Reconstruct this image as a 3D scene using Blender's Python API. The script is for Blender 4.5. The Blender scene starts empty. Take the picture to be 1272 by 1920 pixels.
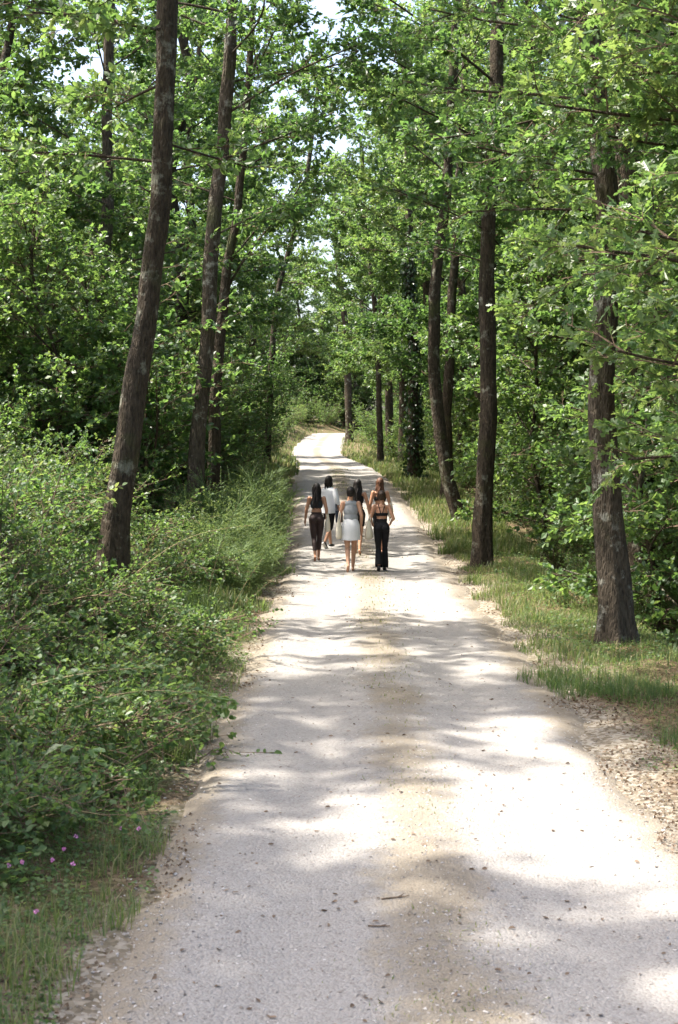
import bpy, math, random
import numpy as np
from math import radians as R

# ------------------------------------------------------------------ camera, sky, sun, exposure
SC = bpy.context.scene
COL = SC.collection
SENS, LENS, IMW, IMH = 36.0, 50.0, 1272.0, 1920.0
FPX = LENS / SENS * IMH
CAMZ, PITCH = 2.6, R(2.6)
cam = bpy.data.cameras.new('camera')
cam.sensor_fit = 'VERTICAL'; cam.sensor_height = SENS; cam.lens = LENS
cam.clip_start = 0.1; cam.clip_end = 2000
cam.dof.use_dof = True; cam.dof.focus_distance = 27.0; cam.dof.aperture_fstop = 5.6
camo = bpy.data.objects.new('camera', cam); COL.objects.link(camo)
camo.location = (0, 0, CAMZ); camo.rotation_euler = (R(90) - PITCH, 0, 0)
SC.camera = camo

SUN_EL, SUN_AZ = R(62), R(-82)      # azimuth from +y (ahead), negative = towards -x
world = bpy.data.worlds.new('World'); SC.world = world; world.use_nodes = True
wn = world.node_tree.nodes; wl = world.node_tree.links
sky = wn.new('ShaderNodeTexSky'); sky.sky_type = 'NISHITA'; sky.sun_disc = False
sky.sun_elevation = SUN_EL; sky.sun_rotation = SUN_AZ
sky.air_density = 1.0; sky.dust_density = 5.0; sky.ozone_density = .7
wn['Background'].inputs['Strength'].default_value = 0.15
wl.new(sky.outputs[0], wn['Background'].inputs['Color'])
sun = bpy.data.lights.new('sun', 'SUN'); sun.energy = 4.6; sun.angle = R(0.8); sun.color = (1, .94, .84)
suno = bpy.data.objects.new('sun', sun); COL.objects.link(suno)
_sd = (math.sin(SUN_AZ) * math.cos(SUN_EL), math.cos(SUN_AZ) * math.cos(SUN_EL), math.sin(SUN_EL))
import mathutils
suno.rotation_euler = mathutils.Vector(_sd).to_track_quat('Z', 'Y').to_euler()
suno.location = (-30, 10, 60)
vs = SC.view_settings
vs.view_transform = 'Standard'; vs.look = 'None'; vs.gamma = 1; vs.use_curve_mapping = False
vs.exposure = 1.7
cy = SC.cycles
cy.max_bounces = 8; cy.diffuse_bounces = 4; cy.glossy_bounces = 2; cy.transmission_bounces = 5; cy.transparent_max_bounces = 4
cy.sample_clamp_indirect = 6.0; cy.caustics_reflective = False; cy.caustics_refractive = False
cy.use_denoising = True; cy.denoiser = 'OPENIMAGEDENOISE'; cy.denoising_input_passes = 'RGB_ALBEDO_NORMAL'; cy.denoising_prefilter = 'ACCURATE'

# ------------------------------------------------------------------ small helpers
def W(px, py, d):
    """point at depth y = d that projects to photo pixel px, py"""
    u = (px - IMW / 2) / FPX; v = (IMH / 2 - py) / FPX
    c, s = math.cos(PITCH), math.sin(PITCH)
    fy, fz = c + v * s, -s + v * c
    k = d / fy
    return np.array([u * k, d, CAMZ + fz * k])

def tag(o, label=None, cat=None, group=None, kind=None):
    if label: o['label'] = label
    if cat: o['category'] = cat
    if group: o['group'] = group
    if kind: o['kind'] = kind
    return o

def empty(name, loc=(0, 0, 0), rz=0.0, sc=1.0):
    o = bpy.data.objects.new(name, None); COL.objects.link(o)
    o.location = loc; o.rotation_euler = (0, 0, rz); o.scale = (sc, sc, sc)
    o.empty_display_size = .2
    return o

def ob(name, me, parent=None):
    o = bpy.data.objects.new(name, me); COL.objects.link(o)
    if parent is not None: o.parent = parent
    return o

class MB:
    """collects polygons and makes one mesh"""
    def __init__(s):
        s.V = []; s.P = []; s.nv = 0
    def add(s, V, F, mi=0, rnd=None):
        V = np.asarray(V, float).reshape(-1, 3); F = np.asarray(F, int)
        if len(F) == 0: return
        if rnd is None: rnd = np.zeros(len(F))
        elif np.isscalar(rnd): rnd = np.full(len(F), rnd)
        s.V.append(V); s.P.append((F + s.nv, mi, rnd)); s.nv += len(V)
    def mesh(s, name, mats, smooth=False):
        me = bpy.data.meshes.new(name)
        V = np.concatenate(s.V) if s.V else np.zeros((0, 3))
        me.vertices.add(len(V)); me.vertices.foreach_set('co', V.astype(np.float32).ravel())
        loops = np.concatenate([f.ravel() for f, _, _ in s.P])
        tot = np.concatenate([np.full(len(f), f.shape[1]) for f, _, _ in s.P])
        starts = np.concatenate([[0], np.cumsum(tot)[:-1]])
        me.loops.add(len(loops)); me.loops.foreach_set('vertex_index', loops.astype(np.int32))
        me.polygons.add(len(tot)); me.polygons.foreach_set('loop_start', starts.astype(np.int32))
        me.polygons.foreach_set('material_index', np.concatenate([np.full(len(f), m) for f, m, _ in s.P]).astype(np.int32))
        me.polygons.foreach_set('use_smooth', np.full(len(tot), smooth))
        me.update(calc_edges=True)
        a = me.attributes.new('rnd', 'FLOAT', 'FACE')
        a.data.foreach_set('value', np.concatenate([r for _, _, r in s.P]).astype(np.float32))
        for m in (mats if isinstance(mats, (list, tuple)) else [mats]): me.materials.append(m)
        return me

def vnoise(x, y, seed=0):
    """smooth value noise 0..1, vectorised"""
    x = np.asarray(x, float); y = np.asarray(y, float)
    xi = np.floor(x).astype(np.int64); yi = np.floor(y).astype(np.int64)
    fx = x - xi; fy = y - yi
    fx = fx * fx * (3 - 2 * fx); fy = fy * fy * (3 - 2 * fy)
    def h(a, b):
        n = (a * 374761393 + b * 668265263 + seed * 1442695041) & 0xffffffff
        n = ((n ^ (n >> 13)) * 1274126177) & 0xffffffff
        return ((n ^ (n >> 16)) & 0xffff) / 65535.0
    return (h(xi, yi) * (1 - fx) + h(xi + 1, yi) * fx) * (1 - fy) + (h(xi, yi + 1) * (1 - fx) + h(xi + 1, yi + 1) * fx) * fy

def unit(v):
    v = np.asarray(v, float)
    return v / np.maximum(np.linalg.norm(v, axis=-1, keepdims=True), 1e-9)

def sstep(a, b, x):
    t = np.clip((np.asarray(x, float) - a) / (b - a), 0, 1)
    return t * t * (3 - 2 * t)

# ------------------------------------------------------------------ terrain functions
PY = np.array([-60, 22, 28.5, 33, 40, 51, 64, 77, 95, 109, 131, 150, 190, 260])
PZ = np.array([.0, .0, .06, .22, .72, 1.40, 1.62, 1.75, 2.05, 2.9, 3.88, 4.0, 4.0, 5.0])
CY = np.array([-60, 30, 38, 45, 51, 64, 77, 90, 100, 109, 120, 131, 138, 146, 160, 190])
CX = np.array([.56, .56, .48, .25, .05, -.12, -.6, -1.3, -1.6, -1.45, -1.2, -.7, .8, 4.0, 13.0, 36.0])
HALF = 1.6
_yy = np.linspace(-60, 260, 1281)
def _sm(a, n):
    k = np.hanning(n); k /= k.sum()
    return np.convolve(np.pad(a, n // 2, 'edge'), k, 'valid')[:len(a)]
_pz = _sm(np.interp(_yy, PY, PZ), 41); _cx = _sm(np.interp(_yy, CY, CX), 33)
def prof(y): return np.interp(y, _yy, _pz)
def cen(y): return np.interp(y, _yy, _cx)
def ground_z(x, y):
    x = np.asarray(x, float); y = np.asarray(y, float)
    o = x - cen(y)
    l = -o - HALF; r = o - HALF
    amp = .35 + .65 * sstep(9, 19, y)
    z = prof(y)
    z = z + amp * (.18 * sstep(.3, .9, l) + .72 * sstep(.6, 3.0, l) + .6 * sstep(3, 9, l) + 2.0 * sstep(9, 60, l))
    dit = sstep(6, 14, y)
    z = z + dit * (-.5 * sstep(1.7, 3.3, r) + .7 * sstep(3.6, 9, r) + 2.5 * sstep(9, 60, r))
    out = sstep(.1, 1.5, np.maximum(l, r))
    z = z + out * .16 * (vnoise(x * .9, y * .9, 3) - .5) + out * .06 * (vnoise(x * 3, y * 3, 4) - .5)
    return z
def road_z(x, y):
    o = np.asarray(x, float) - cen(y)
    rut = -.035 * np.exp(-((np.abs(o) - .78) / .32) ** 2) + .012 * np.exp(-(o / .35) ** 2)
    edge = -.16 * sstep(1.45, 2.05, np.abs(o) + .35 * (vnoise(np.asarray(x) * 2.2, np.asarray(y) * 2.2, 9) - .5))
    return prof(y) + .04 + rut + edge + .018 * (vnoise(np.asarray(x) * 2.5, np.asarray(y) * 1.6, 5) - .5) + .008 * (vnoise(np.asarray(x) * 8, np.asarray(y) * 8, 6) - .5)
def surf_z(x, y): return np.maximum(ground_z(x, y), road_z(x, y))

# ------------------------------------------------------------------ materials
def newmat(name):
    m = bpy.data.materials.new(name); m.use_nodes = True
    nt = m.node_tree
    for n in list(nt.nodes): nt.nodes.remove(n)
    return m, nt, nt.nodes.new('ShaderNodeOutputMaterial')

def N(nt, t, **kw):
    n = nt.nodes.new(t)
    for k, v in kw.items():
        if k in n.inputs: n.inputs[k].default_value = v
        else: setattr(n, k, v)
    return n

def ramp(nt, src, stops, interp='LINEAR'):
    r = nt.nodes.new('ShaderNodeValToRGB'); r.color_ramp.interpolation = interp
    e = r.color_ramp.elements
    while len(e) < len(stops): e.new(.5)
    for k, (p, c) in zip(e, stops):
        k.position = p; k.color = (c[0], c[1], c[2], 1)
    nt.links.new(src, r.inputs[0]); return r

def leaf_mat(name, stops, tstops, tr=.42, rough=.42, spec=.5):
    m, nt, out = newmat(name); L = nt.links
    a = N(nt, 'ShaderNodeAttribute', attribute_name='rnd')
    oi = N(nt, 'ShaderNodeObjectInfo')
    mx = N(nt, 'ShaderNodeMath', operation='MULTIPLY_ADD'); L.new(oi.outputs['Random'], mx.inputs[0]); mx.inputs[1].default_value = .3
    sb = N(nt, 'ShaderNodeMath', operation='MULTIPLY'); L.new(a.outputs['Fac'], sb.inputs[0]); sb.inputs[1].default_value = .7
    L.new(sb.outputs[0], mx.inputs[2])
    c1 = ramp(nt, mx.outputs[0], stops); c2 = ramp(nt, mx.outputs[0], tstops)
    p = N(nt, 'ShaderNodeBsdfPrincipled', Roughness=rough)
    p.inputs['Specular IOR Level'].default_value = spec
    L.new(c1.outputs[0], p.inputs['Base Color'])
    t = N(nt, 'ShaderNodeBsdfTranslucent'); L.new(c2.outputs[0], t.inputs[0])
    mix = N(nt, 'ShaderNodeMixShader'); mix.inputs[0].default_value = tr
    L.new(p.outputs[0], mix.inputs[1]); L.new(t.outputs[0], mix.inputs[2]); L.new(mix.outputs[0], out.inputs[0])
    return m

M = {}
M['oak'] = leaf_mat('oak_leaf', [(0, (.02, .052, .018)), (.4, (.045, .098, .031)), (.7, (.082, .135, .043)), (1, (.13, .165, .06))],
                    [(0, (.10, .23, .05)), (.5, (.21, .365, .08)), (1, (.37, .47, .115))], .42, .46, .65)
M['hazel'] = leaf_mat('hazel_leaf', [(0, (.028, .07, .024)), (.5, (.062, .12, .04)), (1, (.12, .158, .06))],
                      [(0, (.13, .26, .052)), (.6, (.245, .39, .08)), (1, (.39, .47, .115))], .44, .48, .6)
M['bramble'] = leaf_mat('bramble_leaf', [(0, (.016, .044, .014)), (.4, (.038, .086, .024)), (.8, (.075, .13, .036)), (1, (.14, .155, .05))],
                        [(0, (.13, .24, .06)), (.7, (.25, .38, .09)), (1, (.38, .4, .12))], .42, .48, .45)
M['grass'] = leaf_mat('grass_blade', [(0, (.045, .085, .03)), (.45, (.075, .12, .04)), (.7, (.14, .155, .06)), (.85, (.24, .21, .11)), (1, (.34, .29, .18))],
                      [(0, (.12, .22, .05)), (.6, (.22, .3, .07)), (1, (.4, .35, .18))], .42, .5, .4)
M['dry'] = leaf_mat('dry_leaf', [(0, (.05, .032, .021)), (.4, (.115, .077, .051)), (.8, (.19, .135, .095)), (1, (.3, .235, .18))],
                    [(0, (.12, .06, .02)), (1, (.3, .2, .1))], .2, .6, .3)
M['broom'] = leaf_mat('broom_leaf', [(0, (.045, .085, .03)), (.6, (.085, .13, .045)), (1, (.15, .175, .075))], [(0, (.16, .27, .05)), (1, (.36, .43, .12))], .38, .5, .4)
M['ivy'] = leaf_mat('ivy_leaf', [(0, (.014, .035, .012)), (1, (.035, .07, .02))], [(0, (.05, .1, .01)), (1, (.1, .18, .02))], .25, .35, .55)

def bark_mat(name, dark, lite, lichen, moss=.3):
    m, nt, out = newmat(name); L = nt.links
    tc = N(nt, 'ShaderNodeTexCoord')
    mp = N(nt, 'ShaderNodeMapping'); mp.inputs['Scale'].default_value = (11, 11, 3.0); L.new(tc.outputs['Object'], mp.inputs[0])
    n1 = N(nt, 'ShaderNodeTexNoise', Scale=2.2, Detail=8.0, Roughness=.65); L.new(mp.outputs[0], n1.inputs['Vector'])
    v1 = N(nt, 'ShaderNodeTexVoronoi', Scale=2.6); v1.feature = 'DISTANCE_TO_EDGE'; L.new(mp.outputs[0], v1.inputs['Vector'])
    n2 = N(nt, 'ShaderNodeTexNoise', Scale=3.2, Detail=5.0, Roughness=.7); L.new(tc.outputs['Object'], n2.inputs['Vector'])
    n3 = N(nt, 'ShaderNodeTexNoise', Scale=1.3, Detail=4.0, Roughness=.6); L.new(tc.outputs['Object'], n3.inputs['Vector'])
    c = ramp(nt, n1.outputs[0], [(.3, dark), (.7, lite)])
    lm = ramp(nt, n2.outputs[0], [(.56, (0, 0, 0)), (.66, (1, 1, 1))])
    mm = ramp(nt, n3.outputs[0], [(.55, (0, 0, 0)), (.72, (moss, moss, moss))])
    a = N(nt, 'ShaderNodeMix', data_type='RGBA'); L.new(lm.outputs[0], a.inputs['Factor']); L.new(c.outputs[0], a.inputs['A']); a.inputs['B'].default_value = (*lichen, 1)
    b = N(nt, 'ShaderNodeMix', data_type='RGBA'); L.new(mm.outputs[0], b.inputs['Factor']); L.new(a.outputs['Result'], b.inputs['A']); b.inputs['B'].default_value = (.07, .085, .025, 1)
    p = N(nt, 'ShaderNodeBsdfPrincipled', Roughness=.9); p.inputs['Specular IOR Level'].default_value = .2
    L.new(b.outputs['Result'], p.inputs['Base Color'])
    h = N(nt, 'ShaderNodeMath', operation='MULTIPLY_ADD'); L.new(v1.outputs['Distance'], h.inputs[0]); h.inputs[1].default_value = .9; L.new(n1.outputs[0], h.inputs[2])
    bp = N(nt, 'ShaderNodeBump', Strength=1.0, Distance=.05); L.new(h.outputs[0], bp.inputs['Height']); L.new(bp.outputs[0], p.inputs['Normal'])
    L.new(p.outputs[0], out.inputs[0]); return m
M['bark'] = bark_mat('oak_bark', (.02, .015, .010), (.092, .07, .048), (.2, .195, .15), .6)
M['bark_grey'] = bark_mat('grey_bark', (.025, .019, .013), (.13, .103, .074), (.3, .29, .24), .5)

def plain(name, col, rough=.7, spec=.3, noise=0, scale=40, bump=0, sheen=0):
    m, nt, out = newmat(name); L = nt.links
    p = N(nt, 'ShaderNodeBsdfPrincipled', Roughness=rough); p.inputs['Specular IOR Level'].default_value = spec
    tc = N(nt, 'ShaderNodeTexCoord')
    n = N(nt, 'ShaderNodeTexNoise', Scale=scale, Detail=5.0); L.new(tc.outputs['Object'], n.inputs['Vector'])
    d = [max(0, c * (1 - noise)) for c in col]; l = [min(1, c * (1 + noise)) for c in col]
    c = ramp(nt, n.outputs[0], [(.3, d), (.7, l)]); L.new(c.outputs[0], p.inputs['Base Color'])
    if bump:
        b = N(nt, 'ShaderNodeBump', Strength=bump, Distance=.01); L.new(n.outputs[0], b.inputs['Height']); L.new(b.outputs[0], p.inputs['Normal'])
    if sheen: p.inputs['Sheen Weight'].default_value = sheen
    L.new(p.outputs[0], out.inputs[0]); return m

def rnd_mat(name, stops, rough=.85):
    m, nt, out = newmat(name); L = nt.links
    a = N(nt, 'ShaderNodeAttribute', attribute_name='rnd'); c = ramp(nt, a.outputs['Fac'], stops)
    p = N(nt, 'ShaderNodeBsdfPrincipled', Roughness=rough); p.inputs['Specular IOR Level'].default_value = .25
    L.new(c.outputs[0], p.inputs['Base Color']); L.new(p.outputs[0], out.inputs[0]); return m
M['pebble'] = rnd_mat('limestone_pebble', [(0, (.13, .105, .085)), (.15, (.21, .185, .16)), (.6, (.29, .27, .25)), (1, (.42, .40, .375))])
M['petal'] = rnd_mat('pink_petal', [(0, (.55, .16, .38)), (1, (.75, .42, .6))], .6)
M['cane'] = plain('bramble_cane', (.22, .17, .08), .6, .4, .3)
M['stemgreen'] = plain('green_stem', (.1, .16, .05), .6, .3, .2)
M['twig'] = plain('dead_twig', (.12, .085, .06), .9, .1, .4, 30)

def road_mat():
    m, nt, out = newmat('limestone_gravel'); L = nt.links
    tc = N(nt, 'ShaderNodeTexCoord'); P = tc.outputs['Object']
    ac = N(nt, 'ShaderNodeAttribute', attribute_name='dirt')
    nb = N(nt, 'ShaderNodeTexNoise', Scale=1.1, Detail=6.0, Roughness=.65); L.new(P, nb.inputs['Vector'])
    nf = N(nt, 'ShaderNodeTexNoise', Scale=9.0, Detail=8.0, Roughness=.75); L.new(P, nf.inputs['Vector'])
    v = N(nt, 'ShaderNodeTexVoronoi', Scale=62.0); L.new(P, v.inputs['Vector'])
    v2 = N(nt, 'ShaderNodeTexVoronoi', Scale=130.0); L.new(P, v2.inputs['Vector'])
    sep = N(nt, 'ShaderNodeSeparateColor'); L.new(v.outputs['Color'], sep.inputs[0])
    sep2 = N(nt, 'ShaderNodeSeparateColor'); L.new(v2.outputs['Color'], sep2.inputs[0])
    base = ramp(nt, nf.outputs[0], [(0.3, (0.204, 0.188, 0.172)), (0.5, (0.242, 0.23, 0.213)), (0.72, (0.28, 0.267, 0.251))])
    stone = ramp(nt, sep.outputs[0], [(0, (0.103, 0.08, 0.065)), (0.08, (0.184, 0.162, 0.143)), (0.3, (0.234, 0.22, 0.204)), (0.8, (0.274, 0.261, 0.245)), (1, (0.33, 0.318, 0.299))])
    stone2 = ramp(nt, sep2.outputs[0], [(0, (0.159, 0.14, 0.121)), (0.2, (0.23, 0.213, 0.197)), (1, (0.293, 0.28, 0.261))])
    a = N(nt, 'ShaderNodeMix', data_type='RGBA'); a.inputs['Factor'].default_value = .4; L.new(base.outputs[0], a.inputs['A']); L.new(stone2.outputs[0], a.inputs['B'])
    b = N(nt, 'ShaderNodeMix', data_type='RGBA'); b.inputs['Factor'].default_value = .38; L.new(a.outputs['Result'], b.inputs['A']); L.new(stone.outputs[0], b.inputs['B'])
    # tan earth and dry grass in the crown and along the edges
    s = N(nt, 'ShaderNodeMath', operation='ADD'); L.new(ac.outputs['Fac'], s.inputs[0])
    q = N(nt, 'ShaderNodeMath', operation='MULTIPLY_ADD'); L.new(nb.outputs[0], q.inputs[0]); q.inputs[1].default_value = 1.5; q.inputs[2].default_value = -.8
    q2 = N(nt, 'ShaderNodeMath', operation='MULTIPLY_ADD'); L.new(nf.outputs[0], q2.inputs[0]); q2.inputs[1].default_value = 2.6; L.new(q.outputs[0], q2.inputs[2])
    q3 = N(nt, 'ShaderNodeMath', operation='ADD'); L.new(q2.outputs[0], q3.inputs[0]); q3.inputs[1].default_value = -1.35
    L.new(q3.outputs[0], s.inputs[1])
    dm = ramp(nt, s.outputs[0], [(.2, (0, 0, 0)), (.95, (.8, .8, .8))])
    tan = ramp(nt, nf.outputs[0], [(.3, (.115, .092, .064)), (.5, (.175, .146, .106)), (.72, (.235, .202, .152))])
    c = N(nt, 'ShaderNodeMix', data_type='RGBA'); L.new(dm.outputs[0], c.inputs['Factor']); L.new(b.outputs['Result'], c.inputs['A']); L.new(tan.outputs[0], c.inputs['B'])
    p = N(nt, 'ShaderNodeBsdfPrincipled', Roughness=.95); p.inputs['Specular IOR Level'].default_value = .15
    L.new(c.outputs['Result'], p.inputs['Base Color'])
    h = N(nt, 'ShaderNodeMath', operation='ADD'); L.new(v.outputs['Distance'], h.inputs[0]); L.new(nf.outputs[0], h.inputs[1])
    bp = N(nt, 'ShaderNodeBump', Strength=.6, Distance=.014); bp.invert = True; L.new(h.outputs[0], bp.inputs['Height']); L.new(bp.outputs[0], p.inputs['Normal'])
    L.new(p.outputs[0], out.inputs[0]); return m
M['road'] = road_mat()

def ground_mat():
    m, nt, out = newmat('woodland_soil'); L = nt.links
    tc = N(nt, 'ShaderNodeTexCoord'); P = tc.outputs['Object']
    n1 = N(nt, 'ShaderNodeTexNoise', Scale=.7, Detail=6.0, Roughness=.65); L.new(P, n1.inputs['Vector'])
    n2 = N(nt, 'ShaderNodeTexNoise', Scale=22.0, Detail=8.0, Roughness=.75); L.new(P, n2.inputs['Vector'])
    v = N(nt, 'ShaderNodeTexVoronoi', Scale=26.0); L.new(P, v.inputs['Vector'])
    sep = N(nt, 'ShaderNodeSeparateColor'); L.new(v.outputs['Color'], sep.inputs[0])
    litter = ramp(nt, sep.outputs[0], [(0, (.045, .03, .018)), (.4, (.11, .075, .042)), (.8, (.2, .14, .085)), (1, (.32, .24, .16))])
    soil = ramp(nt, n2.outputs[0], [(.3, (.05, .036, .022)), (.7, (.14, .1, .06))])
    green = ramp(nt, n2.outputs[0], [(.3, (.03, .05, .015)), (.7, (.075, .1, .03))])
    a = N(nt, 'ShaderNodeMix', data_type='RGBA'); a.inputs['Factor'].default_value = .6; L.new(soil.outputs[0], a.inputs['A']); L.new(litter.outputs[0], a.inputs['B'])
    gm = ramp(nt, n1.outputs[0], [(.42, (0, 0, 0)), (.62, (.7, .7, .7))])
    b = N(nt, 'ShaderNodeMix', data_type='RGBA'); L.new(gm.outputs[0], b.inputs['Factor']); L.new(a.outputs['Result'], b.inputs['A']); L.new(green.outputs[0], b.inputs['B'])
    ac = N(nt, 'ShaderNodeAttribute', attribute_name='dirt')
    s = N(nt, 'ShaderNodeMath', operation='ADD'); L.new(ac.outputs['Fac'], s.inputs[0])
    q = N(nt, 'ShaderNodeMath', operation='MULTIPLY_ADD'); L.new(n2.outputs[0], q.inputs[0]); q.inputs[1].default_value = .9; q.inputs[2].default_value = -.45
    L.new(q.outputs[0], s.inputs[1])
    dm = ramp(nt, s.outputs[0], [(.2, (0, 0, 0)), (.8, (1, 1, 1))])
    grit = ramp(nt, sep.outputs[1], [(0, (.10, .08, .055)), (.5, (.2, .17, .128)), (1, (.31, .28, .235))])
    c = N(nt, 'ShaderNodeMix', data_type='RGBA'); L.new(dm.outputs[0], c.inputs['Factor']); L.new(b.outputs['Result'], c.inputs['A']); L.new(grit.outputs[0], c.inputs['B'])
    p = N(nt, 'ShaderNodeBsdfPrincipled', Roughness=.95); p.inputs['Specular IOR Level'].default_value = .15
    L.new(c.outputs['Result'], p.inputs['Base Color'])
    bp = N(nt, 'ShaderNodeBump', Strength=.8, Distance=.03); L.new(n2.outputs[0], bp.inputs['Height']); L.new(bp.outputs[0], p.inputs['Normal'])
    L.new(p.outputs[0], out.inputs[0]); return m
M['ground'] = ground_mat()

# ------------------------------------------------------------------ ground and road
def axis(dense, lo, hi, step, grow):
    a = list(np.arange(dense[0], dense[1], step)); s = step
    while a[-1] < hi: s *= grow; a.append(a[-1] + s)
    s = step
    while a[0] > lo: s *= grow; a.insert(0, a[0] - s)
    return np.array(a)

def grid_obj(name, X, Y, Z, mat, attr):
    ny, nx = X.shape
    idx = np.arange(nx * ny).reshape(ny, nx)
    F = np.stack([idx[:-1, :-1], idx[:-1, 1:], idx[1:, 1:], idx[1:, :-1]], -1).reshape(-1, 4)
    mb = MB(); mb.add(np.stack([X, Y, Z], -1), F)
    me = mb.mesh(name, mat, True)
    a = me.attributes.new('dirt', 'FLOAT', 'POINT'); a.data.foreach_set('value', attr.ravel().astype(np.float32))
    return ob(name, me)

gx = axis((-9, 9), -420, 420, .25, 1.14); gy = axis((3, 45), -60, 700, .3, 1.10)
GX, GY = np.meshgrid(gx, gy)
off = np.abs(GX - cen(GY)) - HALF
GZ = ground_z(GX, GY)
GZ = np.where(off < .2, GZ - .03, GZ)
go = grid_obj('ground', GX, GY, GZ, M['ground'], (1.0 - sstep(.0, 1.15, off + .35 * (GX < cen(GY)) + .7 * (vnoise(GX * 1.3, GY * 1.3, 12) - .5))) * (1 - .95 * sstep(40, 58, GY)))
tag(go, 'woodland floor of soil, dead leaves and low green cover', 'ground', kind='structure')

ry = np.concatenate([np.arange(-12, 40, .14), np.arange(40, 185, .35)])
rx = np.linspace(-2.25, 2.25, 36)
RX, RY = np.meshgrid(rx, ry); RX = RX + cen(RY)
RO = np.abs(RX - cen(RY))
RZ = road_z(RX, RY)
dirt = 1.3 * np.exp(-((RX - cen(RY)) / .36) ** 2) * (.4 + 1.0 * vnoise(RX * 1.3, RY * 1.1, 21)) + 1.35 * sstep(1.1, 1.7, RO) * (1 - .8 * sstep(45, 65, RY)) - .12
ro = grid_obj('gravel_road', RX, RY, RZ, M['road'], dirt)
tag(ro, 'pale limestone gravel road with two wheel tracks running into the wood', 'road', kind='structure')

# ------------------------------------------------------------------ vegetation building blocks
def T_oak():
    h = [(.12, .03), (.26, .21), (.40, .06), (.58, .30), (.70, .085), (.86, .19), (1, 0)]
    verts = [(0, 0), (1, 0)] + [(x, y) for x, y in h[:-1]] + [(x, -y) for x, y in h[:-1]]
    k = len(h) - 1
    f1 = [0, 1] + [2 + i for i in range(k - 1, -1, -1)]
    f2 = [1, 0] + [2 + k + i for i in range(k)]
    return np.array(verts), np.array([f1, f2])
def T_mid(w=.26):
    v = np.array([(0, 0), (1, 0), (.3, w), (.72, w * .85), (.3, -w), (.72, -w * .85)])
    return v, np.array([[0, 1, 3, 2], [1, 0, 4, 5]])
def T_far(w=.3):
    return np.array([(0, 0), (.55, w), (1, 0), (.55, -w)]), np.array([[0, 2, 1], [2, 0, 3]])
TPL = {'oak': T_oak(), 'mid': T_mid(), 'ovate': T_mid(.34), 'far': T_far(.34), 'farw': T_far(.42)}

def put_leaves(mb, rng, P, D, size, tpl, up=(0, 0, 1), tilt=.5, fold=.25, droop=.25, mi=0, rlo=0., rhi=1., rnd=None):
    """leaves at P pointing along D, faces turned roughly up"""
    n = len(P)
    if n == 0: return
    v2, F = TPL[tpl]
    D = unit(D)
    up = np.broadcast_to(np.asarray(up, float), (n, 3)) + rng.normal(0, tilt, (n, 3))
    r = unit(np.cross(up, D)); nn = np.cross(D, r)
    s = size * rng.uniform(.5, 1.3, n)
    x = v2[:, 0]; y = v2[:, 1]
    fo = fold * rng.uniform(-.3, 1.4, n)[:, None]; dr = droop * rng.uniform(-.2, 1.2, n)[:, None]
    z = fo * np.abs(y)[None] - dr * (x ** 2)[None]
    V = P[:, None] + s[:, None, None] * (x[None, :, None] * D[:, None] + y[None, :, None] * r[:, None] + z[..., None] * nn[:, None])
    Fa = (F[None] + (np.arange(n) * len(v2))[:, None, None]).reshape(-1, F.shape[1])
    rr = rng.uniform(rlo, rhi, n) if rnd is None else rnd
    mb.add(V.reshape(-1, 3), Fa, mi, np.repeat(rr, len(F)))

def put_segs(mb, A, B, ra, rb, mi=0, rnd=.5):
    """three-sided tapering twigs from A to B"""
    n = len(A)
    if n == 0: return
    d = unit(B - A); a = unit(np.cross(d, np.array([.31, .2, .93]))); b = np.cross(d, a)
    ang = np.array([0, 2.094, 4.189]); ca, sa = np.cos(ang), np.sin(ang)
    ring = a[:, None] * ca[None, :, None] + b[:, None] * sa[None, :, None]
    ra = np.broadcast_to(ra, n); rb = np.broadcast_to(rb, n)
    V = np.concatenate([A[:, None] + ring * ra[:, None, None], B[:, None] + ring * rb[:, None, None]], 1)
    F = np.array([[0, 1, 4, 3], [1, 2, 5, 4], [2, 0, 3, 5]])
    mb.add(V.reshape(-1, 3), (F[None] + (np.arange(n) * 6)[:, None, None]).reshape(-1, 4), mi, rnd)

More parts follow.
